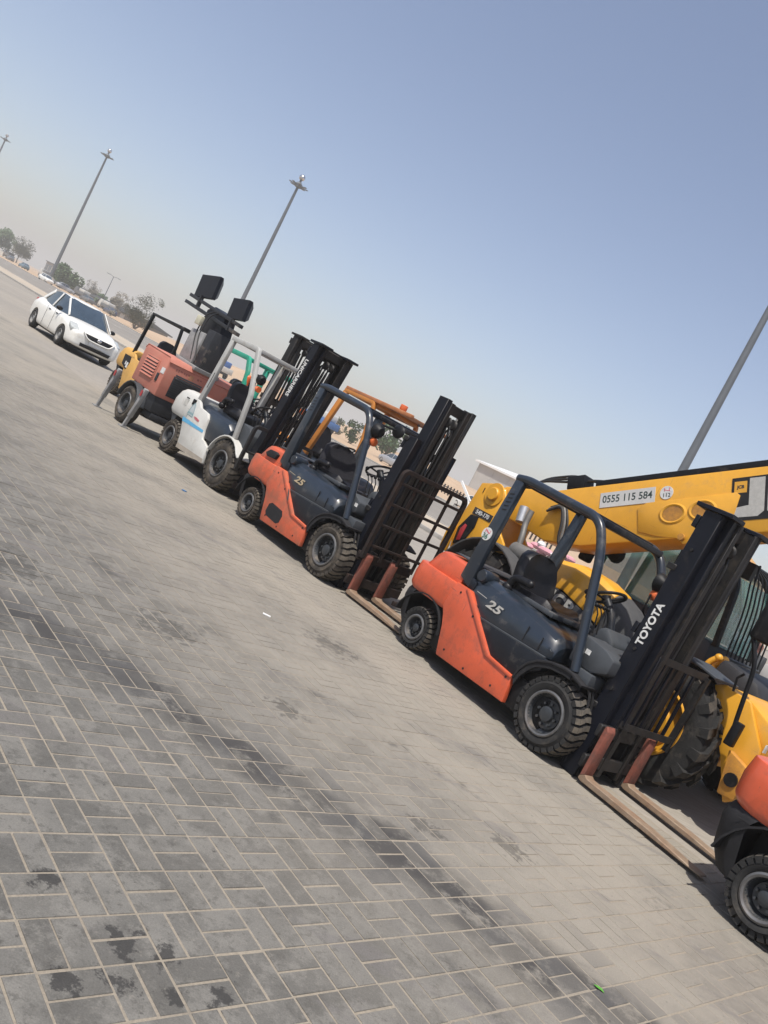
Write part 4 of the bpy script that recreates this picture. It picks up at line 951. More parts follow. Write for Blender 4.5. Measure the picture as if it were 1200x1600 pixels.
# rear fender and front fender
ft = arc(-2.66, .62, .66, 165, 28, 12)
mb = MB(); mb.sweep([(x, .22, z) for x, z in ft], [(.012, -.26), (.012, .26), (-.012, .26), (-.012, -.26)], up=(0, 0, 1)); mb.build('rear_fender', M_JGREY, J, bevel=.006)
ft = [(-.62, .98), (-.35, 1.22), (.05, 1.255), (.38, 1.205)]
mb = MB(); mb.sweep([(x, .20, z) for x, z in ft], [(.010, -.22), (.010, .24), (-.010, .24), (-.010, -.22)], up=(0, 0, 1)); mb.build('front_fender', M_GREYPL, J, bevel=.004)
for y in (2.05,):
    mb = MB(); mb.sweep([(x, y, z) for x, z in ft], [(.010, -.24), (.010, .24), (-.010, .24), (-.010, -.24)], up=(0, 0, 1)); mb.build('front_fender', M_GREYPL, J, bevel=.004)
# engine pod on the near side
mb = MB(); mb.prism([(-2.02, .62), (-2.0, 1.12), (-1.62, 1.19), (-1.18, 1.115), (-.95, 1.02), (-.62, .93), (-.60, .62)], .03, .50); mb.build('engine_pod', M_JDARK, J, bevel=.02)
mb = MB(); mb.loft([[(x, .035, zb), (x, .06, zt-.07), (x, .14, zt), (x, .36, zt+.02), (x, .48, zt-.04), (x, .50, zb)] for x, zb, zt in ((-2.02, 1.10, 1.38), (-1.86, 1.14, 1.46), (-1.55, 1.195, 1.52), (-1.2, 1.12, 1.50), (-.98, 1.06, 1.44))]); mb.build('bonnet', M_YELLOW, J, bevel=.015)
mb = MB(); mb.loft([[(x, .03, zb), (x, .05, zt-.07), (x, .13, zt), (x, .36, zt+.015), (x, .48, zt-.04), (x, .50, zb)] for x, zb, zt in ((-.975, .95, 1.435), (-.80, .94, 1.37), (-.62, .92, 1.20), (-.54, .90, 1.0))]); mb.build('bonnet_nose', M_JGREY, J, bevel=.015)
mb = MB(); mb.prism([(-1.90, 1.00), (-1.10, .93), (-1.10, .97), (-1.90, 1.045)], .022, .032); mb.build('bonnet_stripe', M_YELLOW, J)
text('bonnet_lettering', 'JCB', .20, M_SILVERL, J, (-1.48, .024, 1.068), (1, 0, -.11), (.11, 0, 1), bold=.007, sx=1.15)
mb = MB(); mb.cyl((-2.62, .30, 1.30), (-2.10, .30, 1.30), .105, 18); mb.build('muffler', M_MUF, J, bevel=.015)
mb = MB(); mb.tube(bend([(-2.58, .30, 1.38), (-2.62, .32, 1.50), (-2.70, .36, 1.62), (-2.72, .38, 1.80)], .06), .036, 10); mb.build('exhaust_pipe', M_MUF, J)
mb = MB(); mb.cyl((-2.80, .38, 1.62), (-2.86, .40, 1.80), .062, 14); mb.build('heat_shield', M_SILV, J)
# boom
BM = Matrix.Translation((-3.46, 0, 1.78)) @ Matrix.Rotation(radians(-26), 4, 'Y')
BY0, BY1 = .56, .95
def bmb():
    m_ = MB(); m_.T = BM; return m_
mb = bmb(); mb.prism([(-.14, -.10), (-.10, .10), (.10, .13), (.45, .06), (.85, -.005), (6.5, -.02), (6.5, -.66), (1.25, -.715), (.75, -.62), (.30, -.36), (.0, -.22)], BY0, BY1); boom = mb.build('boom', M_YELLOW, J, bevel=.02)
mb = bmb(); mb.prism([(1.95, -.335), (2.05, -.28), (3.02, -.262), (3.06, -.30), (3.0, -.52), (2.86, -.60), (2.74, -.80), (2.63, -.845), (2.56, -.80), (2.60, -.745), (2.50, -.77), (2.42, -.70), (2.2, -.665), (1.98, -.60)], BY0-.012, BY0-.001); mb.build('boom_doubler', M_YELLOW, boom, bevel=.004)
for u, w in ((2.36, -.43), (2.68, -.42)):
    mb = bmb(); mb.lathe([(.085, -.006), (.10, -.012), (.115, -.004), (.115, 0)], 24, (0, 0, 0)); mb.v = [(tuple(BM @ Vector((u + q.x*1.35, BY0-.012 + q.y, w + q.z)))) for q in [BM.inverted() @ Vector(p) for p in mb.v]]; mb.build('boom_hole_rim', M_YELLOW, boom)
    mb = bmb(); mb.prism([(u+.112*cos(a*pi/10), w+.083*sin(a*pi/10)) for a in range(20)], BY0-.0155, BY0-.0125); mb.build('boom_hole', M_YELLOWR, boom)
mb = bmb(); mb.cyl((2.49, BY0-.055, -.70), (2.49, BY0-.02, -.70), .035, 14); mb.build('boom_pin', M_YELLOWR, boom)
mb = bmb(); mb.prism([(1.47, -.285), (2.14, -.280), (2.14, -.105), (1.47, -.110)], BY0-.006, BY0-.001); mb.build('number_plate', mat('plate_grey_white', (.52, .52, .50), .6, var=.1), boom)
bx, bu = BM.to_3x3() @ Vector((1, 0, 0)), BM.to_3x3() @ Vector((0, 0, 1))
def btext(name, s_, size, m_, u, y, w, **k): return text(name, s_, size, m_, boom, BM @ Vector((u, y, w)), bx, bu, **k)
btext('plate_lettering', '0555 115 584', .118, mat('plate_ink', (.03, .05, .045), .7), 1.805, BY0-.0068, -.192, ext=.0006, bold=.0015, sx=.93)
mb = bmb(); mb.prism([(2.27+.075*cos(a*pi/12), -.185+.075*sin(a*pi/12)) for a in range(24)], BY0-.005, BY0-.001); mb.build('round_sticker', M_WHITEL, boom)
btext('sticker_number', '112', .062, mat('plate_ink', (.03, .05, .045), .7), 2.27, BY0-.0056, -.215, ext=.0005, bold=.001)
mb = bmb(); mb.beam([(2.24, BY0-.0056, -.150), (2.31, BY0-.0056, -.170)], .008, .001, up=(0, 1, 0)); mb.beam([(2.245, BY0-.0056, -.170), (2.245, BY0-.0056, -.130)], .008, .001, up=(0, 1, 0)); mb.beam([(2.30, BY0-.0056, -.170), (2.30, BY0-.0056, -.130)], .008, .001, up=(0, 1, 0)); mb.build('sticker_mark', mat('sticker_pink', (.55, .12, .16), .6), boom)
mb = bmb(); mb.prism([(2.97, -.56), (4.25, -.55), (4.25, -.09), (2.97, -.11)], BY0-.005, BY0-.001); mb.build('brand_panel', M_PATCH, boom)
def letter(u0, polys):
    mb = bmb()
    for P_ in polys: mb.prism([(u0+a, -.525+b) for a, b in P_], BY0-.0066, BY0-.0051)
    mb.build('brand_letter', M_SILVERL, boom, smooth=0)
letter(3.005, [[(.14, .12), (.29, .12), (.29, .40), (.14, .40)], [(.0, .0), (.23, .0), (.29, .05), (.29, .1195), (.14, .1195), (.0, .10)]])
letter(3.325, [[(.0, .05), (.05, .0), (.16, .0), (.16, .38), (.05, .38), (.0, .33)], [(.1605, .0), (.36, .0), (.40, .04), (.40, .14), (.27, .14), (.27, .10), (.1605, .10)], [(.1605, .28), (.27, .28), (.27, .24), (.40, .24), (.40, .34), (.36, .38), (.1605, .38)]])
letter(3.76, [[(.0, .0), (.15, .0), (.15, .38), (.0, .38)], [(.1505, .0), (.34, .0), (.40, .05), (.40, .15), (.36, .19), (.1505, .14), (.26, .12), (.26, .09), (.1505, .08)], [(.1505, .38), (.34, .38), (.39, .33), (.39, .23), (.36, .1905), (.1505, .24), (.26, .26), (.26, .29), (.1505, .30)]])
mb = bmb(); mb.prism([(2.995, -.27), (3.12, -.27), (3.12, -.15), (2.995, -.15)], BY0-.0062, BY0-.0046); mb.build('brand_emblem', M_YELLOW, boom)
btext('emblem_lettering', 'JCB', .045, M_JDARK, 3.058, BY0-.0068, -.21, ext=.0005, bold=.002)
mb = bmb(); mb.box(1.35, 6.5, BY0+.05, BY1-.05, -.015, .075); mb.build('hose_tray', M_BLACK, boom, bevel=.01)
mb = bmb(); mb.box(.98, 1.22, BY0+.02, BY0+.22, .0, .16); mb.build('hose_clamp', M_BLACK, boom, bevel=.01)
for k in range(3):
    mb = bmb(); mb.tube(bend([(.30, BY0+.05+.04*k, .10), (.6, BY0+.05+.04*k, .16+.03*k), (1.0, BY0+.06+.05*k, .10+.06*k), (1.3, BY0+.10+.04*k, .10), (1.5, BY0+.10+.04*k, .06)], .12), .016, 6); mb.build('hydraulic_hose', M_HOSE, boom)
for k in range(3):
    mb = MB(); y = .50 + .02*k; mb.tube(bend([(-2.62, y, 1.88+.03*k), (-2.45, y, 2.02+.02*k), (-2.34+.03*k, y, 1.84), (-2.28+.03*k, y, 1.62), (-2.12, y+.05, 1.48)], .12), .017, 6); mb.build('hydraulic_hose', M_MUF if k == 1 else M_HOSE, boom)
# cab on the far side of the boom
cx0, cx1, cy0, cy1, cz0, cz1 = -2.15, -.48, 1.22, 2.10, .95, 2.42
mb = MB(); mb.prism([(cx0, cz0), (cx0-.03, 1.45), (cx1+.02, 1.42), (cx1+.08, cz0)], cy0, cy1); mb.build('cab_base', M_JDARK, J, bevel=.03)
for y in (cy0+.03, cy1-.03):
    mb = MB(); mb.beam(bend([(cx0-.02, y, 1.40), (cx0+.05, y, 2.30), (cx0+.20, y, cz1), (cx1-.40, y, cz1-.02), (cx1-.05, y, 2.15), (cx1+.06, y, 1.40)], .18), .06, .07, up=(0, 1, 0)); mb.build('cab_pillar', M_BLACK, J, bevel=.01)
    mb = MB(); mb.beam([(-1.25, y, 1.40), (-1.25, y, cz1-.03)], .05, .05, up=(0, 1, 0)); mb.build('cab_pillar', M_BLACK, J)
    mb = MB(); mb.prism([(cx0, 1.44), (cx0+.08, 2.25), (cx0+.22, 2.38), (-1.28, 2.38), (-1.28, 1.44)], y-.006, y+.006); mb.build('cab_window', M_GLASSC, J)
    mb = MB(); mb.prism([(-1.22, 1.44), (-1.22, 2.38), (cx1-.40, 2.36), (cx1-.10, 2.12), (cx1+.02, 1.44)], y-.006, y+.006); mb.build('cab_window', M_GLASSC, J)
mb = MB(); mb.prism([(cx0+.15, cz1-.02), (cx0+.3, cz1+.06), (cx1-.5, cz1+.05), (cx1-.35, cz1-.03)], cy0, cy1); mb.build('cab_roof', M_YELLOW, J, bevel=.02)
ws = [(cx1-.10, 2.16), (cx1+.02, 1.85), (cx1+.07, 1.42)]
mb = MB(); mb.sweep([(x, (cy0+cy1)/2, z) for x, z in ws], [(.004, -.38), (.004, .38), (-.004, .38), (-.004, -.38)], up=(1, 0, .2)); mb.build('windscreen', M_GLASSC, J)
for k in range(9):
    y = cy0 + .06 + (cy1-cy0-.12)*k/8
    mb = MB(); mb.tube(bend([(cx1-.18, y, 2.36), (cx1+.02, y, 2.26), (cx1+.14, y, 1.85), (cx1+.20, y, 1.36)], .15), .010, 6); mb.build('screen_guard_bar', M_BLACK, J)
for x, z in ((cx1+.20, 1.36), (cx1-.18, 2.36)):
    mb = MB(); mb.cyl((x, cy0+.02, z), (x, cy1-.02, z), .014, 8); mb.build('screen_guard_rail', M_GREYPL, J)
mb = MB(); mb.box(cx1-.02, cx1+.10, cy0-.10, cy0-.02, 2.16, 2.34); mb.tube([(cx1, cy0+.05, 2.3), (cx1+.12, cy0-.06, 2.34), (cx1+.15, cy0-.06, 2.18)], .012, 6); mb.build('wiper_arm', M_BLACK, J)
mb = MB(); mb.prism([(-.20, .95), (-.15, 1.36), (.28, 1.30), (.42, 1.12), (.35, .95)], .95, 2.15); mb.build('front_console', M_JDARK, J, bevel=.06)
mb = MB(); mb.box(-2.35, -2.22, 1.05, 1.20, 1.55, 1.95); mb.build('cab_mirror', M_BLACK, J, bevel=.03)
mb = MB(); mb.lathe([(0, -.05), (.09, -.04), (.11, .04), (0, .05)], 14, (-1.92, 1.10, 1.80)); mb.build('work_lamp', M_BLACK, J)
# stabiliser frame in front of the near wheel
mb = MB(); mb.prism([(.27, 1.14), (.36, 1.19), (.62, 1.16), (.88, .86), (.92, .70), (.93, .40), (.82, .30), (.62, .62), (.45, .85)], .22, .27); st = mb.build('stabiliser_plate', M_YELLOW, J, bevel=.01)
mb = MB(); mb.prism([(.36, 1.19), (.62, 1.165), (.98, 1.02), (1.05, .80), (.92, .72), (.60, .95)], .272, 1.98); mb.build('stabiliser_box', M_YELLOW, J, bevel=.02)
mb = MB(); mb.prism([(.70, .73), (.95, .66), (.93, .38), (.78, .36)], .12, .215); mb.build('stabiliser_foot', M_YELLOWR, J, bevel=.012)
mb = MB(); mb.cyl((.84, .10, .52), (.84, .125, .52), .06, 14); mb.build('stabiliser_bore', M_BLACK, J)
mb = MB(); mb.box(.96, 1.10, .15, .55, .55, 1.05); mb.build('stabiliser_leg', M_YELLOWR, J, bevel=.015)
mb = MB(); mb.box(.955, .965, .10, .149, .86, .93); mb.build('white_label', M_WHITEL, J)
for y in (1.02, 1.16):
    mb = MB(); mb.tube(bend([(-.30, y, 1.05), (-.28, y, 1.25), (-.22, y+.02, 1.33)], .05), .032, 10); mb.sphere((-.22, y+.02, 1.33), .042); mb.build('hitch_arm', M_YELLOW, J)
# mirror on its stalk
mb = MB(); mb.tube(bend([(.69, .06, .84), (.66, .05, 1.02), (.60, .02, 1.46), (.47, .0, 1.68)], .1), .020, 10); mb.build('mirror_stalk', M_BLACK, J)
mb = MB(); mb.box(.66, .74, .03, .10, .76, .98); mb.build('mirror_bracket', M_BLACK, J, bevel=.01)
mb = MB(); mb.tube([(.52, .06, 1.18), (.50, .05, 1.30), (.54, .05, 1.36)], .012, 6); mb.build('mirror_stay', M_BLACK, J)
mb = MB(); mb.loft([[(.40+dx, -.02+dy, 1.66), (.46+dx, -.03+dy, 1.66), (.46+dx, -.03+dy, 2.08), (.40+dx, -.02+dy, 2.08)] for dx, dy in ((0.04, -.02), (.22, .14))]); mb.build('mirror', M_BLACK, J, bevel=.03, seg=3)
# ------------------------------------------------------------------ light tower trailer
LT = thing('light_tower', 'salmon mobile light tower with two floodlights and louvred rear behind the off-white forklift', 'light tower', (-4.26, 13.71, 0), radians(-46))
M_LTB = mat('trailer_frame_black', (0.016, 0.018, 0.022), .6, var=.3, scale=8, dirt=DUST, dirt_amt=.2)
mb = MB(); mb.prism([(-1.02, .74), (-1.02, 1.33), (-.96, 1.40), (-.03, 1.38), (.02, 1.30), (.02, .70)], 0, 1.75); bodyo = mb.build('canopy', M_SALMON, LT, bevel=.02)
mb = MB(); mb.prism([(-1.04, 1.335), (-.97, 1.415), (-.03, 1.395), (.035, 1.31), (.02, 1.30), (-.03, 1.381), (-.96, 1.401), (-1.02, 1.33)], .0, 1.72); mb.build('canopy_lid', M_SALMON, LT, bevel=.004)
mb = MB(); mb.box(-.80, -.28, -.012, -.001, .90, 1.26); lv = mb.build('louvre_panel', M_SALMON, LT, bevel=.004)
for k in range(6):
    z = .925 + k*.054
    mb = MB(); mb.prism([(-.016, z), (-.034, z-.002), (-.016, z+.034), (-.0125, z+.034)], -.78, -.30, 'x'); mb.build('louvre_slat', M_SALMON, lv)
    mb = MB(); mb.box(-.775, -.305, -.0145, -.0125, z+.0345, z+.047); mb.build('louvre_gap', M_LTB, lv)
mb = MB(); mb.box(-.20, -.12, -.014, -.001, .92, 1.06); mb.build('door_latch', M_LTB, LT, bevel=.006)
mb = MB(); mb.box(-.13, .0, -.006, -.0012, 1.08, 1.18); mb.build('notice_label', M_WHITEL, LT)
mb = MB(); mb.box(.022, .032, .18, .72, .77, 1.13); mb.build('radiator_grille', M_LTB, LT, bevel=.004)
for k in range(9):
    mb = MB(); z = .80 + .036*k; mb.box(.0325, .040, .20, .70, z, z+.012); mb.build('grille_slat', M_JDARK, LT)
mb = MB(); mb.box(.021, .030, .20, .72, 1.14, 1.165); mb.build('grille_hood', M_GREYPL, LT)
mb = MB(); rl = random.Random(4); y_ = .16
for k in range(8):
    w_ = rl.uniform(.02, .045); mb.box(.0205, .0222, y_, y_+w_, 1.215+rl.uniform(0, .02), 1.255); y_ += w_+rl.uniform(.01, .03) + (.12 if k == 5 else 0)
mb.build('faded_print', mat('faded_brown_print', (.26, .09, .07), .7, var=.3, scale=40), LT)
mb = MB(); mb.box(.0205, .0218, .42, .52, 1.18, 1.26); mb.build('faded_sticker', mat('faded_orange', (.42, .19, .10), .7, var=.3, scale=30), LT)
mb = MB(); mb.box(-1.0, .0, .05, 1.7, .42, .73); mb.build('trailer_frame', M_LTB, LT, bevel=.02)
mb = MB(); mb.box(-.95, .0, .10, .8, .30, .42); mb.build('under_tank', M_LTB, LT, bevel=.03)
mb = MB(); mb.beam([(-.5, 1.7, .48), (-.5, 3.0, .45)], .10, .10); mb.build('drawbar', M_LTB, LT)
for y0, s in ((-.08, -1), (1.30, 1)):
    pass
add_wheel(LT, -.62, -.10, .33, .20, .19, -1, 30, 'car', M_RIM, M_TYRED)
add_wheel(LT, -.62, 1.85, .33, .20, .19, 1, 30, 'car', M_RIM, M_TYRED)
for y0 in (.0, 1.76):
    ft = arc(-.62, .33, .40, 170, 10, 10)
    mb = MB(); mb.sweep([(x, y0, z) for x, z in ft], [(.010, -.12), (.010, .12), (-.010, .12), (-.010, -.12)], up=(0, 0, 1)); mb.build('mudguard', M_GREYPL, LT, bevel=.004)
# corner stabiliser legs
for (a, b) in (((-1.22, -.14, .78), (-1.40, -.16, 0.0)), ((.02, -.15, .74), (-.14, -.17, 0.0))):
    A, B = Vector(a), Vector(b); d_ = (B-A)
    mb = MB(); mb.beam([A, A+d_*.72], .075, .075, up=(1, 0, 0)); l = mb.build('stabiliser_leg', M_GALV, LT, bevel=.008)
    mb = MB(); mb.beam([A+d_*.70, B+Vector((0, 0, .02))], .052, .052, up=(1, 0, 0)); mb.build('inner_leg', M_GALV, l)
    mb = MB(); mb.box(B.x-.07, B.x+.07, B.y-.07, B.y+.07, .0, .02); mb.build('foot_pad', M_GALV, l)
    mb = MB(); p = A + d_*.12; mb.box(p.x-.03, p.x+.03, p.y-.056, p.y-.049, p.z-.05, p.z+.05); mb.build('reflector', M_REDLENS, l)
# folded mast on top
mb = MB(); mb.prism([(-.74, 1.395), (.05, 1.36), (.08, 1.43), (-.70, 1.46)], .42, .92); mb.build('mast_base', M_GALV, LT, bevel=.01)
mb = MB(); mb.box(-.72, -.22, .46, .86, 1.44, 2.00); mb.build('mast_section', M_GALV, LT, bevel=.02)
mb = MB(); mb.box(-.215, .05, .49, .90, 1.42, 2.10); mb.build('mast_section', M_LTB, LT, bevel=.02)
mb = MB(); mb.prism([(-.72, 1.92), (-.78, 2.40), (-.55, 2.50), (-.10, 2.42), (.02, 2.0), (-.20, 1.88)], .60, .84); mb.build('mast_head', M_MAST, LT, bevel=.02)
for k in range(2):
    mb = MB(); mb.tube(bend([(-.28+.16*k, .46, 1.5), (-.50+.12*k, .45, 1.95), (-.55+.15*k, .50, 2.30), (-.4+.12*k, .58, 2.42)], .1), .012, 6); mb.build('power_cable', M_HOSE, LT)
for z, xa, xb in ((2.44, -1.56, .53), (2.30, -1.62, .54)):
    mb = MB(); mb.beam([(xa, .60, z+.09), (xb, .60, z-.09)], .07, .06); mb.build('lamp_crossbar', M_LTB, LT, bevel=.006)
for xa, z in ((-1.12, 2.77), (.20, 2.60)):
    mb = MB(); mb.T = Matrix.Translation((xa, .60, z)) @ Matrix.Rotation(radians(-6), 4, 'Y')
    w, h = (.33, .21) if xa < -.5 else (.26, .18)
    mb.loft([[(-w, -.02, -h), (w, -.02, -h), (w, -.02, h), (-w, -.02, h)], [(-w, .05, -h), (w, .05, -h), (w, .05, h), (-w, .05, h)], [(-w*.6, .16, -h*.6), (w*.6, .16, -h*.6), (w*.6, .16, h*.6), (-w*.6, .16, h*.6)]])
    fl = mb.build('floodlight', M_MAST, LT, bevel=.004, seg=1, smooth=20)
    mb = MB(); mb.box(xa-.02, xa+.02, .55, .62, z-.40, z-.18); mb.build('floodlight_bracket', M_LTB, LT)
mb = MB(); mb.box(-.62, -.45, .40, .47, 2.08, 2.24); mb.build('junction_box', mat('cream_plastic', (.50, .48, .36), .6), LT, bevel=.01)
mb = MB(); mb.box(-1.02, -.68, .90, .92, 1.42, 1.78); mb.build('control_window', mat('pale_panel', (.55, .58, .56), .5), LT)
mb = MB(); mb.beam(bend([(-1.05, .91, 1.42), (-1.05, .91, 1.82), (-.65, .91, 1.82), (-.65, .91, 1.42)], .02), .05, .05, closed=False); mb.build('window_frame', M_LTB, LT)

# ------------------------------------------------------------------ cars
def boolean_cut(o, cutters):
    for c in cutters:
        m_ = o.modifiers.new('cut', 'BOOLEAN'); m_.operation = 'DIFFERENCE'; m_.solver = 'EXACT'; m_.object = c
    dg = bpy.context.evaluated_depsgraph_get(); me = bpy.data.meshes.new_from_object(o.evaluated_get(dg))
    o.modifiers.clear(); old = o.data; o.data = me
    for c in cutters: bpy.data.objects.remove(c)
    me.polygons.foreach_set('use_smooth', [True]*len(me.polygons)); me.set_sharp_from_angle(angle=radians(30))
def subsurf(o, lv=2):
    m_ = o.modifiers.new('sub', 'SUBSURF'); m_.levels = lv; m_.render_levels = lv
    dg = bpy.context.evaluated_depsgraph_get(); me = bpy.data.meshes.new_from_object(o.evaluated_get(dg)); o.modifiers.clear(); o.data = me
    me.polygons.foreach_set('use_smooth', [True]*len(me.polygons)); me.set_sharp_from_angle(angle=radians(50))
def sedan(loc, rz, label, paint, group=None, detail=True, sc=.97, name='car', cat='car'):
    t = thing(name, label, cat, loc, rz, group); t.scale = (sc, sc, sc)
    # stations: x, half width, z bottom, z shoulder, z top (hood / deck)
    st = [(-2.14, .60, .42, .70, .80), (-2.10, .74, .30, .78, .95), (-1.95, .80, .24, .82, 1.04), (-1.55, .83, .20, .86, 1.06), (-1.2, .84, .18, .87, 1.02), (-.4, .845, .17, .86, .97), (.3, .845, .17, .85, .95), (.75, .84, .18, .84, .955), (1.2, .835, .18, .80, .93), (1.62, .81, .19, .74, .86), (1.90, .77, .21, .68, .76), (2.06, .71, .23, .64, .735), (2.13, .60, .26, .60, .665)]
    mb = MB(); rings = []
    for x, hw, zb, zs, zt in st:
        L_ = [(x, hw*.86, zb), (x, hw*.985, zb+.06), (x, hw, (zb+zs)/2), (x, hw*.985, zs-.04), (x, hw*.95, zs), (x, hw*.82, zt-.015), (x, hw*.45, zt+.012)]
        rings.append(L_ + [(p[0], -p[1], p[2]) for p in reversed(L_)])
    mb.loft(rings); body = mb.build('body', paint, t, smooth=40)
    if detail:
        subsurf(body, 2)
        cut = []
        for x in (-1.28, 1.27):
            for y in (-.95, .52):
                cut.append(MB().cyl((x, y, .30), (x, y+.43, .30), .345, 24).build('cutter', paint))
        bpy.context.view_layer.update()
        for c in cut: c.parent = t
        bpy.context.view_layer.update()
        boolean_cut(body, cut)
    P_W = (.075,)
    # greenhouse
    gh = [(-1.72, .60, 1.02, .60, 1.05), (-1.12, .70, 1.0, .57, 1.40), (-.55, .725, .97, .575, 1.455), (.05, .73, .96, .565, 1.45), (.22, .725, .955, .545, 1.42), (.98, .66, .945, .62, .955)]
    mb = MB(); rings = []
    for x, wb_, zb, wt, zt in gh:
        rings.append([(x, -wb_, zb-.05), (x, wb_, zb-.05), (x, wt, zt-.03), (x, wt*.8, zt), (x, -wt*.8, zt), (x, -wt, zt-.03)])
    mb.loft(rings); gl_ = mb.build('glasshouse', M_GLASSD, t, smooth=25)
    mb = MB(); rings = []
    for x, wt, zt in ((-1.20, .555, 1.385), (-1.0, .58, 1.435), (-.55, .595, 1.468), (.05, .585, 1.462), (.26, .555, 1.425)):
        rings.append([(x, -wt, zt-.055), (x, wt, zt-.055), (x, wt*.97, zt-.02), (x, wt*.7, zt+.006), (x, -wt*.7, zt+.006), (x, -wt*.97, zt-.02)])
    mb.loft(rings); rf_ = mb.build('roof', paint, t, smooth=30)
    if detail: subsurf(rf_, 2)
    for s in (-1, 1):
        for P_ in ([(1.0, .685, .935), (.24, .575, 1.40)], [(-.36, .745, .93), (-.32, .60, 1.42)], [(-1.62, .655, 1.0), (-1.14, .575, 1.37)]):
            mb = MB(); mb.beam([(p[0], s*p[1], p[2]) for p in P_], P_W[0] if P_[0][0] > -1 else .15, .03, up=(0, s, .3)); mb.build('pillar', paint, t, bevel=.008, seg=1)
        if detail:
            for x in (-.05-.25, .62-.25):
                mb = MB(); mb.box(x, x+.16, s*.835-.012, s*.835+.012, .80, .83); mb.build('door_handle', M_GREYPL, t, bevel=.008)
            mb = MB(); mb.sphere((.62, s*.88, .99), .085, 10, 8, (.7, 1.2, .75)); mb.build('wing_mirror', M_BLACK, t)
            mb = MB(); mb.prism([(1.66, .84), (2.05, .70), (2.02, .60), (1.78, .66)], s*.60, s*.795, pts1=[(1.50, .83), (1.84, .70), (1.83, .61), (1.62, .68)]); mb.build('headlight', M_CLEARL, t, bevel=.015)
            mb = MB(); mb.lathe([(0, -.01), (.07, -.01), (.075, .01), (0, .01)], 14, (0, 0, 0)); 
            me = mb.mesh('fog_recess'); me.materials.append(M_BLACK); o = put('fog_recess', me, t, (1.985, s*.60, .38), radians(90 - s*28)); o.scale = (1.25, 1, .8)
            for x in (.32, -.40):
                mb = MB(); mb.box(x-.004, x+.004, s*.846-.004, s*.846+.002, .25, .92); mb.build('door_gap', M_GREYPL, t)
        add_wheel(t, 1.27, s*.83, .30, .18, .185, -1 if s < 0 else 1, 30, 'car', M_GALV, M_TYRE)
        add_wheel(t, -1.28, s*.83, .30, .18, .185, -1 if s < 0 else 1, 30, 'car', M_GALV, M_TYRE)
        mb = MB(); mb.prism([(-2.115, .80), (-2.06, .93), (-2.0, .92), (-2.04, .78)], s*.56, s*.70); mb.build('tail_lamp', M_REDLENS, t, bevel=.01)
    if detail:
        mb = MB(); mb.loft([[(2.06, -.36, .575), (2.06, .36, .575), (2.02, .47, .70), (2.02, -.47, .70)], [(2.175, -.33, .58), (2.175, .33, .58), (2.10, .45, .705), (2.10, -.45, .705)]]); mb.build('grille', M_BLACK, t, bevel=.008)
        mb = MB(); mb.tube(bend([(2.09, -.50, .73), (2.175, -.35, .565), (2.185, 0, .552), (2.175, .35, .565), (2.09, .50, .73)], .1), .020, 8); mb.build('grille_surround', paint, t)
        mb = MB(); mb.sphere((2.165, 0, .655), .055, 12, 8, (.4, 1.3, .9)); mb.build('badge', M_CHROME, t)
        mb = MB(); mb.loft([[(2.06, -.50, .29), (2.06, .50, .29), (2.06, .52, .40), (2.06, -.52, .40)], [(2.165, -.44, .30), (2.165, .44, .30), (2.175, .46, .395), (2.175, -.46, .395)]]); mb.build('lower_intake', M_BLACK, t, bevel=.008)
        mb = MB(); mb.box(2.150, 2.168, -.26, .26, .425, .53); mb.build('licence_plate', M_WHITEL, t)
    mb = MB(); mb.box(-1.9, 1.9, -.66, .66, .16, .34); mb.build('underbody', M_BLACK, t)
    return t
CAR = sedan((-10.83, 25.14, 0), radians(-46), 'white four-door sedan parked alone beyond the light tower', M_CARW, sc=.97)
# ------------------------------------------------------------------ high mast lights
M_POLE = mat('galvanised_pole', (0.115, 0.13, 0.145), .5, metal=.35, var=.15, scale=.5)
def high_mast(x, y, label, h=30.0):
    t = thing('high_mast_light', label, 'light pole', (x, y, 0), random.uniform(0, 1), 'high mast lights along the road')
    mb = MB(); mb.lathe([(0, 0), (.60, 0), (.60, .08), (.39, .10), (.36, 4), (.31, 12), (.25, 22), (.18, h-.6), (.16, h), (0, h)], 16, axis='z'); mb.build('pole', M_POLE, t)
    mb = MB(); mb.lathe([(.22, h-1.1), (.55, h-1.0), (.60, h-.6), (.30, h-.3), (.22, h-.3)], 16, axis='z'); mb.build('lamp_ring', M_POLE, t)
    for k in range(8):
        a = 2*pi*k/8; c, s = cos(a), sin(a)
        mb = MB(); mb.T = Matrix.Rotation(a, 4, 'Z') @ Matrix.Translation((0, 0, (h-.8)*.2)) @ Matrix.Scale(.8, 4)
        mb.beam([(.4, 0, h-.85), (1.0, 0, h-.80)], .10, .10); mb.loft([[(1.0, -.16, h-.90), (1.0, .16, h-.90), (1.0, .16, h-.72), (1.0, -.16, h-.72)], [(1.85, -.24, h-.78), (1.85, .24, h-.78), (1.85, .24, h-.68), (1.85, -.24, h-.68)]])
        mb.build('floodlight', M_POLE, t)
    mb = MB(); mb.sphere((0, 0, h+.45), .45, 16, 10); mb.build('top_dome', M_CHROME, t)
    mb = MB(); mb.cyl((0, 0, h-.2), (0, 0, h+.2), .12, 8); mb.build('dome_neck', M_POLE, t)
high_mast(-140.6, 234, 'high mast light at the far left edge, only its head in view')
high_mast(-86.0, 178, 'high mast light standing behind the white sedan')
high_mast(-32.3, 122, 'high mast light rising behind the light tower')
high_mast(18.1, 62, 'high mast light at the right edge above the yellow boom')
sl = thing('street_lamp', 'thin far street lamp between the bare trees at left', 'street lamp', (-88.6, 213.6, 0), radians(40))
mb = MB(); mb.cyl((0, 0, 0), (0, 0, 8.6), .14, 8, r2=.08); mb.build('pole', M_POLE, sl)
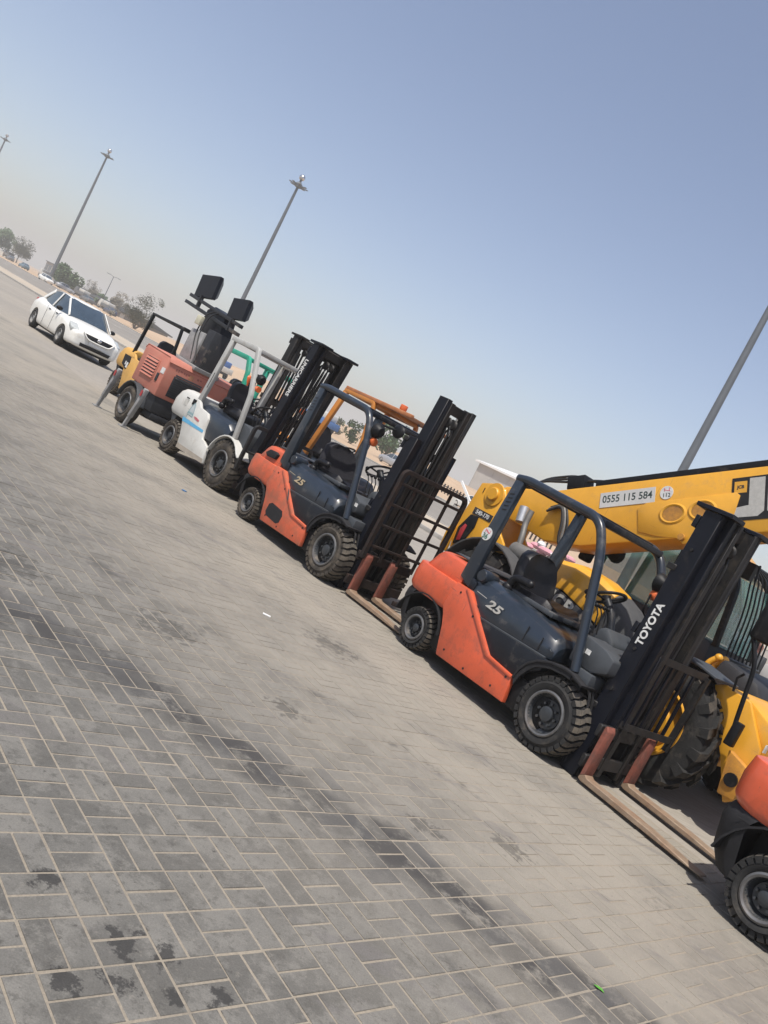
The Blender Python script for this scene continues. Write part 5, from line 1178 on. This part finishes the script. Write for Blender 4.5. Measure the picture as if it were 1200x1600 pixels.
for s in (-1, 1):
    mb = MB(); mb.tube([(0, 0, 8.5), (s*.8, 0, 8.7), (s*1.5, 0, 8.7)], .05, 6); mb.box(min(s*1.2, s*1.9), max(s*1.2, s*1.9), -.14, .14, 8.62, 8.74); mb.build('lamp_arm', M_POLE, sl)

# ------------------------------------------------------------------ trees
def leaf_mat(name, a, b):
    m = bpy.data.materials.new(name); m.use_nodes = True; nt = m.node_tree; N = nt.nodes; L = nt.links; bs = N['Principled BSDF']
    at = N.new('ShaderNodeAttribute'); at.attribute_name = 'tint'
    mx = N.new('ShaderNodeMix'); mx.data_type = 'RGBA'; mx.inputs['A'].default_value = (*a, 1); mx.inputs['B'].default_value = (*b, 1)
    L.new(at.outputs['Fac'], mx.inputs['Factor']); L.new(mx.outputs['Result'], bs.inputs['Base Color']); bs.inputs['Roughness'].default_value = .7
    return m
L_GREEN = leaf_mat('green_leaves', (0.035, 0.075, 0.03), (0.09, 0.14, 0.055))
L_OLIVE = leaf_mat('dusty_olive_leaves', (0.06, 0.075, 0.04), (0.12, 0.125, 0.075))
L_BARE = leaf_mat('dry_twig_leaves', (0.13, 0.115, 0.085), (0.20, 0.175, 0.13))
M_BARK = mat('dry_bark', (0.15, 0.115, 0.085), .9, var=.3, scale=8)
def tree(x, y, label, h, w, leafm, n=1400, leaf=.22, bare=False, clear=.25, seed=1, cat='tree', z0=0.0, name='tree'):
    r = random.Random(seed)
    t = thing(name, label, cat, (x, y, z0), r.uniform(0, 6), None)
    mb = MB(); tips = []
    def branch(p, d, l, rad, lev):
        q = p + d*l; m = (p+q)/2 + Vector((r.gauss(0, .05*l), r.gauss(0, .05*l), 0))
        mb.tube([p, m, q], rad, 5, scale=[1, .8, .6])
        if lev == 0: tips.append(q); return
        for k in range(r.randint(3, 4)):
            nd = (d + Vector((r.gauss(0, .55), r.gauss(0, .55), r.gauss(.12, .3)))).normalized()
            branch(p + (q-p)*r.uniform(.55, 1.0), nd, l*r.uniform(.55, .8), rad*.55, lev-1)
    stems = 3 if clear < .15 else 1
    for _ in range(stems):
        branch(Vector((r.gauss(0, .12), r.gauss(0, .12), -.05)), Vector((r.gauss(0, .12 if stems == 1 else .35), r.gauss(0, .12 if stems == 1 else .35), 1)).normalized(), h*max(.22, clear+.12), h*.024, 3 if bare else 2)
    mb.build('trunk', M_BARK, t, smooth=60)
    V = []; F = []; T = []
    cl = [(Vector((r.gauss(0, .42)*w/2, r.gauss(0, .42)*w/2, h*(clear + (1-clear)*(.12 + .76*r.random())))), r.uniform(.14, .30)*w) for _ in range(16 if not bare else 20)]
    for _ in range(n):
        c, cr = r.choice(cl)
        if bare: c = r.choice(tips) if r.random() < .65 else c; cr = w*.16
        d = Vector((r.gauss(0, 1), r.gauss(0, 1), r.gauss(0, .8))).normalized()*cr*(r.random()**.4)
        p = c + d
        k = sqrt((p.x/(w*.56))**2 + (p.y/(w*.56))**2 + ((p.z-h*(clear+1)/2)/(h*(1-clear)*.56))**2)
        if k > 1: p = Vector((p.x/k, p.y/k, h*(clear+1)/2 + (p.z-h*(clear+1)/2)/k))
        a = Vector((r.gauss(0, 1), r.gauss(0, 1), r.gauss(0, 1))).normalized(); b = a.orthogonal().normalized(); s = leaf*r.uniform(.6, 1.7)
        if bare: b = b*.5
        o = len(V); V += [tuple(p - a*s*.5), tuple(p + b*s*.4), tuple(p + a*s*.5), tuple(p - b*s*.4)]; F.append((o, o+1, o+2, o+3)); T += [r.random()]*4
    me = bpy.data.meshes.new('crown'); me.from_pydata(V, [], F); me.materials.append(leafm)
    at = me.attributes.new('tint', 'FLOAT', 'POINT'); at.data.foreach_set('value', T)
    put('crown', me, t)
    return t
tree(-92.5, 199, 'round dark green tree behind the white sedan roof', 5.8, 7.2, L_GREEN, 4200, .42, seed=2, clear=.12)
tree(-89.5, 214.5, 'small dark green tree by the far street lamp', 3.6, 3.0, L_GREEN, 900, .34, seed=3, clear=.1)
tree(-80.5, 204, 'tall narrow bare tree right of the far street lamp', 7.0, 4.6, L_BARE, 3000, .34, True, .2, seed=4)
tree(-98, 228, 'pale leafless tree behind the parked cars', 6.0, 5.0, L_BARE, 1800, .34, True, .2, seed=14)
tree(-52.0, 142, 'thin sparse grey green tree left of the light tower', 7.2, 6.4, L_OLIVE, 3600, .26, True, .1, seed=5)
tree(-146, 277, 'grey brown tree near the left edge', 9.2, 8.6, L_OLIVE, 3200, .5, True, .15, seed=6)
tree(-156, 281, 'dark tree cut by the left edge', 8.6, 8.6, L_GREEN, 2600, .5, False, .15, seed=7)
tree(-150, 312, 'pale hazy tree left of the tall light pole', 7.0, 6.0, L_BARE, 900, .45, True, .2, seed=8)
tree(-3.3, 109, 'green tree seen through the guard of the patched forklift', 5.4, 4.4, L_GREEN, 1800, .26, seed=9, clear=.15)
tree(-8.0, 106, 'low green shrub on the sand behind the patched forklift', 3.2, 2.6, L_GREEN, 1000, .22, seed=10, clear=.05, cat='shrub', name='shrub')
tree(-11.5, 118, 'dusty bush beside the sand heap behind the patched forklift', 2.4, 2.6, L_OLIVE, 700, .22, seed=11, clear=.05, cat='shrub', name='shrub')
tree(-17.5, 125, 'dusty olive tree behind the tall black mast', 4.6, 5.2, L_OLIVE, 1400, .28, seed=12, clear=.1)
tree(-60, 150, 'low dry bush on the sand beyond the road', 2.0, 2.4, L_BARE, 500, .2, True, .05, seed=13, cat='shrub', name='shrub')

# ------------------------------------------------------------------ vehicles beyond the road
P_BLACK = mat('black_car_paint', (.012, .012, .014), .3, var=.1, coat=.4); P_SILV = mat('silver_car_paint', (.38, .39, .40), .35, metal=.4, var=.1); P_NAVY = mat('navy_car_paint', (.018, .024, .07), .3, var=.1, coat=.4)
P_GREY = mat('grey_car_paint', (.12, .125, .13), .4, var=.1); P_TEAL = mat('steel_blue_paint', (.10, .17, .22), .4, var=.15)
G = 'cars parked beyond the road'
for (s, n, rz, paint, lab) in ((-168, 60, 135, P_NAVY, 'navy car at the right end of the far parked row'), (-180, 59, 140, P_GREY, 'dark grey car second from the right in the far parked row'),
        (-193, 58, 40, P_SILV, 'silver car in the middle of the far parked row'), (-206, 57, 140, P_BLACK, 'black car under the round green tree'),
        (-222, 56, 135, P_TEAL, 'steel blue car left of the round green tree'), (-168, 46.8, -40, M_CARW, 'small white car beside the foot of the tall light pole'),
        (-262, 62, 130, P_GREY, 'grey car far left in front of the hazy sheds'), (-69, 59, 130, P_SILV, 'grey car below the green tree behind the patched forklift'),
        (-44.6, 47.5, 125, M_CARW, 'white car seen between the load backrest and the yellow tower plate'), (-15.0, 46.5, -50, P_BLACK, 'black car by the beige wall at the right edge')):
    x, y, _ = site(s, n); sedan((x, y, 0), radians(rz), lab, paint, G, detail=False)
def small_truck(loc, rz, label, cab, load, load2):
    t = thing('truck', label, 'truck', loc, rz)
    mb = MB(); mb.prism([(1.3, .5), (1.3, 2.2), (2.2, 2.2), (2.75, 1.45), (2.85, .5)], -.95, .95); mb.build('cab', cab, t, bevel=.05)
    mb = MB(); mb.prism([(2.05, 1.40), (2.10, 2.08), (2.24, 2.08), (2.72, 1.44)], -.88, .88); mb.build('windscreen', M_GLASSD, t)
    mb = MB(); mb.box(-2.8, 1.2, -1.0, 1.0, .75, 1.45); mb.build('cargo_bed', load, t, bevel=.02)
    mb = MB(); mb.box(-2.2, .6, -.85, .85, 1.45, 2.15); mb.build('load', load2, t, bevel=.12)
    mb = MB(); mb.box(-2.8, 2.5, -.5, .5, .45, .75); mb.build('chassis', M_BLACK, t)
    for x in (-1.8, 2.0):
        for y, s in ((-.95, -1), (.95, 1)): add_wheel(t, x, y, .42, .24, .24, s, 30, 'car', M_GALV, M_TYRE)
    return t
x, y, _ = site(-95.5, 48.5); small_truck((x, y, -.02), radians(136), 'small white truck with a blue load seen through the off-white forklift guard', M_GREYW, M_GREYW, mat('tarp_blue', (.05, .13, .34), .7))
x, y, _ = site(-72, 49.5); small_truck((x, y, -.02), radians(136), 'white truck with a blue side beside the orange post', M_GREYW, mat('tarp_blue2', (.06, .15, .36), .7), M_GREYW)
for (s_, n_, rz_, cab_, l1, l2, lab_) in ((-200, 64, 138, P_GREY, P_GREY, M_GREYW, 'grey truck with pale load left of the navy car'), (-214, 63, 132, P_TEAL, P_GREY, P_GREY, 'dull blue truck behind the roof of the white sedan'), (-232, 64, 135, M_GREYW, M_GREYW, P_GREY, 'pale truck right of the tall light pole foot'), (-282, 66, 135, P_BLACK, P_GREY, P_BLACK, 'dark truck left of the grey frame building')):
    x, y, _ = site(s_, n_); small_truck((x, y, -.02), radians(rz_), lab_, cab_, l1, l2)
x, y, _ = site(-188, 66); small_truck((x, y, -.02), radians(136), 'far pale truck with box body beside the round green tree', M_GREYW, P_GREY, M_GREYW)

# ------------------------------------------------------------------ sheds, warehouse, walls
M_CLAD = mat('grey_cladding', (.40, .385, .36), .7, var=.12, scale=.4); M_ROOFW = mat('white_roof_sheet', (.70, .70, .68), .5, var=.08, scale=.3)
M_DKROOF = mat('dark_shed_roof', (.03, .03, .032), .8, var=.3, scale=.4); M_BEIGE = mat('beige_wall_panel', (.50, .42, .30), .85, var=.12, scale=.8); M_PALEB = mat('pale_plinth', (.55, .53, .48), .85, var=.12, scale=.8)
def sthing(name, label, cat, s, n, z=0): 
    x, y, _ = site(s, n); return thing(name, label, cat, (x, y, z), SITE_A)
t = sthing('warehouse', 'pale grey warehouse with white roof edge behind the yellow tower plate', 'warehouse', -107, 110)
mb = MB(); mb.box(0, 60, 0, 30, -.1, 6.9); mb.build('wall', M_CLAD, t)
mb = MB(); mb.prism([(-.6, 6.9), (-.6, 7.25), (15, 9.0), (30.6, 7.25), (30.6, 6.9)], -.7, 60.7, 'x'); mb.build('roof', M_ROOFW, t)
for k in range(15):
    mb = MB(); mb.box(4*k+.1, 4*k+.22, -.06, -.001, .2, 6.88); mb.build('wall_rib', M_CLAD, t)
t = sthing('shed', 'long low shed with dark roof behind the far parked cars', 'shed', -262, 75)
mb = MB(); mb.box(0, 66, 0, 10, -.1, 1.5); mb.build('wall', mat('shed_wall', (.20, .18, .16), .85), t)
mb = MB(); mb.prism([(-.8, 1.5), (-.8, 1.75), (5, 2.6), (10.8, 1.75), (10.8, 1.5)], -1, 67, 'x'); mb.build('roof', M_DKROOF, t)
for k in range(8):
    mb = MB(); mb.box(3+8*k, 6+8*k, -.05, -.001, .1, 1.3); mb.build('door', M_PALEB if k % 2 else M_DKROOF, t)
t = sthing('gatehouse', 'small grey frame building left of the tall light pole', 'building', -258, 70)
mb = MB(); mb.box(0, 7, 0, 6, -.1, 4.6); mb.build('wall', M_CLAD, t)
for k in range(2):
    mb = MB(); mb.box(.7+3.2*k, 3.2+3.2*k, -.05, -.001, .8, 3.9); mb.build('window', M_GLASSD, t)
mb = MB(); mb.box(-.3, 7.3, -.3, 6.3, 4.6, 4.85); mb.build('roof', P_GREY, t)
t = sthing('boundary_wall', 'low white boundary wall along the far left roadside', 'wall', -340, 66)
for k in range(10):
    mb = MB(); mb.box(6*k, 6*k+5.7, 0, .2, -.1, 1.3); mb.build('wall_panel', M_PALEB, t)
    mb = MB(); mb.box(6*k+5.7, 6*k+6.0, -.05, .25, -.1, 1.5); mb.build('wall_pier', M_PALEB, t)
t = sthing('panel_wall', 'beige panelled wall with pale lower band behind the people', 'wall', -34, 60)
mb = MB(); mb.box(0, 84, .12, .5, -.1, 5.3); mb.build('wall_core', M_PALEB, t)
for k in range(21):
    for (z0, z1, m_) in ((.0, 1.15, M_CLAD), (1.2, 2.55, M_PALEB), (2.6, 3.85, M_BEIGE), (3.9, 5.2, M_BEIGE)):
        mb = MB(); mb.box(4*k+.03, 4*k+3.97, .0, .119, z0, z1); mb.build('wall_panel', m_, t, bevel=.02, seg=1)
mb = MB(); mb.box(-.2, 84.2, -.1, .6, 5.3, 5.5); mb.build('coping', M_PALEB, t)
# dark picket fence by the sand heaps
t = sthing('picket_fence', 'dark picket fence below the sand heap behind the white car', 'fence', -72, 66)
for k in range(40):
    mb = MB(); mb.box(.55*k, .55*k+.2, 0, .06, -.05, 1.05); mb.build('picket', M_RUSTY if k % 3 else M_GREASE, t)
mb = MB(); mb.box(0, 22, .061, .1, .75, .85); mb.build('fence_rail', M_RUSTY, t)
t = sthing('wooden_rail', 'broken wooden posts on the sand left of the light tower', 'fence', -171, 66)
for k in range(6):
    mb = MB(); mb.box(1.3*k, 1.3*k+.2, 0, .2, -.05, 1.5+.3*(k % 2)); mb.build('post', mat('sunburnt_wood', (.20, .12, .06), .9), t)
for z in (.6, 1.2):
    mb = MB(); mb.box(0, 6.6, .201, .26, z, z+.14); mb.build('rail', mat('sunburnt_wood', (.20, .12, .06), .9), t)
t = thing('barrier_arm', 'white barrier arm leaning beside the white car', 'barrier', (4.35, 64.4, 0))
mb = MB(); mb.box(-.15, .15, -.15, .15, 0, 1.0); mb.build('pedestal', M_PALEB, t)
mb = MB(); mb.beam([(-.1, .2, 2.0), (1.1, -.9, .9)], .16, .16); mb.build('arm', M_ROOFW, t)
# traffic blocks with yellow plates
M_BLOCK = mat('dark_block', (.035, .038, .042), .8, var=.3); M_YPL = mat('yellow_plate', (.62, .45, .04), .6, var=.2, scale=20)
for i, (s, lab) in enumerate(((-20.1, 'dark traffic block with two yellow plates nearest the yellow machine'), (-19.0, 'dark traffic block with two yellow plates nearest the black mirror'))):
    t = sthing('traffic_block', lab, 'barrier', s, 44.0); t['group'] = 'traffic blocks in front of the beige wall'
    mb = MB(); mb.prism([(-.35, 0), (-.30, .5), (-.16, .95), (.16, .95), (.30, .5), (.35, 0)], -.0, .75, 'x'); mb.build('block', M_BLOCK, t, bevel=.03)
    for z in (.30, .66):
        mb = MB(); mb.box(.05, .35, -.34+.2*z, -.30+.2*z, z-.10, z+.12); mb.build('yellow_plate', M_YPL, t)
    mb = MB(); mb.box(.9, 1.6, -.2, .2, 0, .7); mb.build('kerb_block', M_CLAD, t, bevel=.03)
# heap of pink and white sacks
t = sthing('sack_heap', 'heap of pink and white sacks seen under the yellow boom', 'sacks', -33.6, 43.8)
rs = random.Random(5)
MP, MW = mat('pink_sack', (.55, .26, .30), .8, var=.25, scale=5), mat('white_sack', (.66, .64, .62), .8, var=.2, scale=5)
for k in range(14):
    mb = MB(); mb.T = Matrix.Translation((rs.uniform(-1.6, 1.6), rs.uniform(-.5, .5), .18 + .24*(k//5))) @ Matrix.Rotation(rs.uniform(0, 3), 4, 'Z'); mb.sphere((0, 0, 0), .5, 10, 6, (1, .6, .42)); mb.build('sack', MP if k % 3 else MW, t)

# ------------------------------------------------------------------ people far behind the blocks
def person(x, y, rz, label, shirt, trousers, lean=0.0, arm=0.2):
    skin = mat('skin', (.22, .12, .075), .6, var=.1); hair = mat('hair', (.012, .010, .009), .7)
    t = thing('person', label, 'person', (x, y, -.02), rz, 'people by the beige wall')
    J_ = [(0, 0, .95), (0, 0, 1.12), (0, lean*.5, 1.32), (0, lean, 1.46), (0, lean*1.1, 1.53), (.19, lean, 1.42), (.25, lean+arm*.3, 1.16), (.22, lean+arm, .95), (-.19, lean, 1.42), (-.26, lean+arm*.2, 1.16), (-.24, lean+arm*.6, .93), (.10, 0, .90), (.12, .03, .50), (.12, 0, .09), (.12, .14, .04), (-.10, 0, .90), (-.13, -.02, .50), (-.13, -.04, .09), (-.13, .10, .04)]
    E_ = [(0, 1), (1, 2), (2, 3), (3, 4), (3, 5), (5, 6), (6, 7), (3, 8), (8, 9), (9, 10), (0, 11), (11, 12), (12, 13), (13, 14), (0, 15), (15, 16), (16, 17), (17, 18)]
    R_ = [.15, .145, .17, .13, .06, .075, .055, .04, .075, .055, .04, .10, .075, .05, .045, .10, .075, .05, .045]
    me = bpy.data.meshes.new('body'); me.from_pydata(J_, E_, [])
    o = put('body', me, t); m_ = o.modifiers.new('skin', 'SKIN'); o.modifiers.new('sub', 'SUBSURF').levels = 1
    for i, sv in enumerate(me.skin_vertices[0].data): sv.radius = (R_[i], R_[i]*.8); sv.use_root = (i == 0)
    dg = bpy.context.evaluated_depsgraph_get(); m2 = bpy.data.meshes.new_from_object(o.evaluated_get(dg)); o.modifiers.clear(); o.data = m2
    m2.materials.clear(); m2.materials.append(shirt); m2.materials.append(trousers); m2.materials.append(skin)
    for p in m2.polygons:
        p.use_smooth = True; c = p.center; p.material_index = 1 if c.z < .98 and abs(c.x) < .2 else (2 if c.z > 1.50 or (abs(c.x) > .2 and c.z < 1.2) else 0)
    mb = MB(); mb.sphere((0, lean*1.2+.01, 1.64), .105, 12, 10, (.85, 1, 1.2)); mb.sphere((0, lean*1.2+.115, 1.625), .02, 6, 5); hd = mb.build('head', skin, t, smooth=80)
    mb = MB(); mb.sphere((0, lean*1.2-.02, 1.675), .112, 12, 8, (.88, 1, .95)); mb.build('hair', hair, t, smooth=80)
person(20.55, 46.3, radians(150), 'person in a white shirt standing by the beige wall, left of the two', mat('white_shirt', (.62, .63, .66), .8), mat('blue_jeans', (.06, .09, .16), .8))
person(21.0, 46.1, radians(210), 'person in a pale blue shirt by the beige wall, right of the two', mat('pale_shirt', (.50, .56, .66), .8), mat('dark_trousers', (.05, .05, .06), .8), .05)
person(21.6, 45.5, radians(120), 'person in a brownish red top close to the black mirror', mat('red_brown_top', (.20, .07, .05), .8), mat('dark_trousers', (.05, .05, .06), .8), .12, .3)

# ------------------------------------------------------------------ litter
mb = MB(); mb.prism([(-.045, -.02), (.05, -.028), (.058, .012), (-.03, .03)], .002, .008, 'z'); o = mb.build('paper_scrap', M_ROOFW); o.location = (-.48, 6.79, .001); o.scale = (.75, .75, 1); o.rotation_euler = (.02, .04, .4); tag(o, 'scrap of white paper lying on the paving', 'litter')
LM = mat('fresh_leaf', (.09, .30, .04), .5, var=.15)
mb = MB(); 
mb.add([(-.035, 0, .004), (-.01, -.016, .009), (.02, -.012, .010), (.042, .002, .004), (.018, .016, .011), (-.012, .014, .009), (0, 0, .006), (-.035, 0, .003), (-.01, -.016, .008), (.02, -.012, .009), (.042, .002, .003), (.018, .016, .010), (-.012, .014, .008), (0, 0, .005)],
       [(0, 1, 6), (1, 2, 6), (2, 3, 6), (3, 4, 6), (4, 5, 6), (5, 0, 6), (7, 13, 8), (8, 13, 9), (9, 13, 10), (10, 13, 11), (11, 13, 12), (12, 13, 7)])
o = mb.build('leaf', LM); o.location = (1.79, 3.55, 0.001); o.scale = (.72, .72, .72); o.rotation_euler = (0, 0, -.6); tag(o, 'fresh green leaf lying on the paving at the bottom right', 'leaf')
mb = MB(); mb.prism([(-.03, -.02), (.03, -.02), (.035, .015), (-.02, .025)], .002, .012, 'z'); o = mb.build('plastic_scrap', mat('blue_plastic', (.05, .16, .35), .5)); o.location = (-2.41, 10.63, .001); tag(o, 'scrap of blue plastic on the paving by the patched forklift', 'litter')
# ------------------------------------------------------------------ dusty air
hz = MB().box(-2600, 2600, -30, 3200, -1.2, 36)
hm = bpy.data.materials.new('dusty_air'); hm.use_nodes = True
hn = hm.node_tree; hn.nodes.remove(hn.nodes['Principled BSDF'])
pv = hn.nodes.new('ShaderNodeVolumePrincipled'); pv.inputs['Density'].default_value = 0.0012
pv.inputs['Color'].default_value = (1.0, 0.95, 0.88, 1); pv.inputs['Anisotropy'].default_value = 0.0
hn.links.new(pv.outputs[0], hn.nodes['Material Output'].inputs['Volume'])
ho = hz.build('haze', hm, smooth=0); tag(ho, kind='stuff')
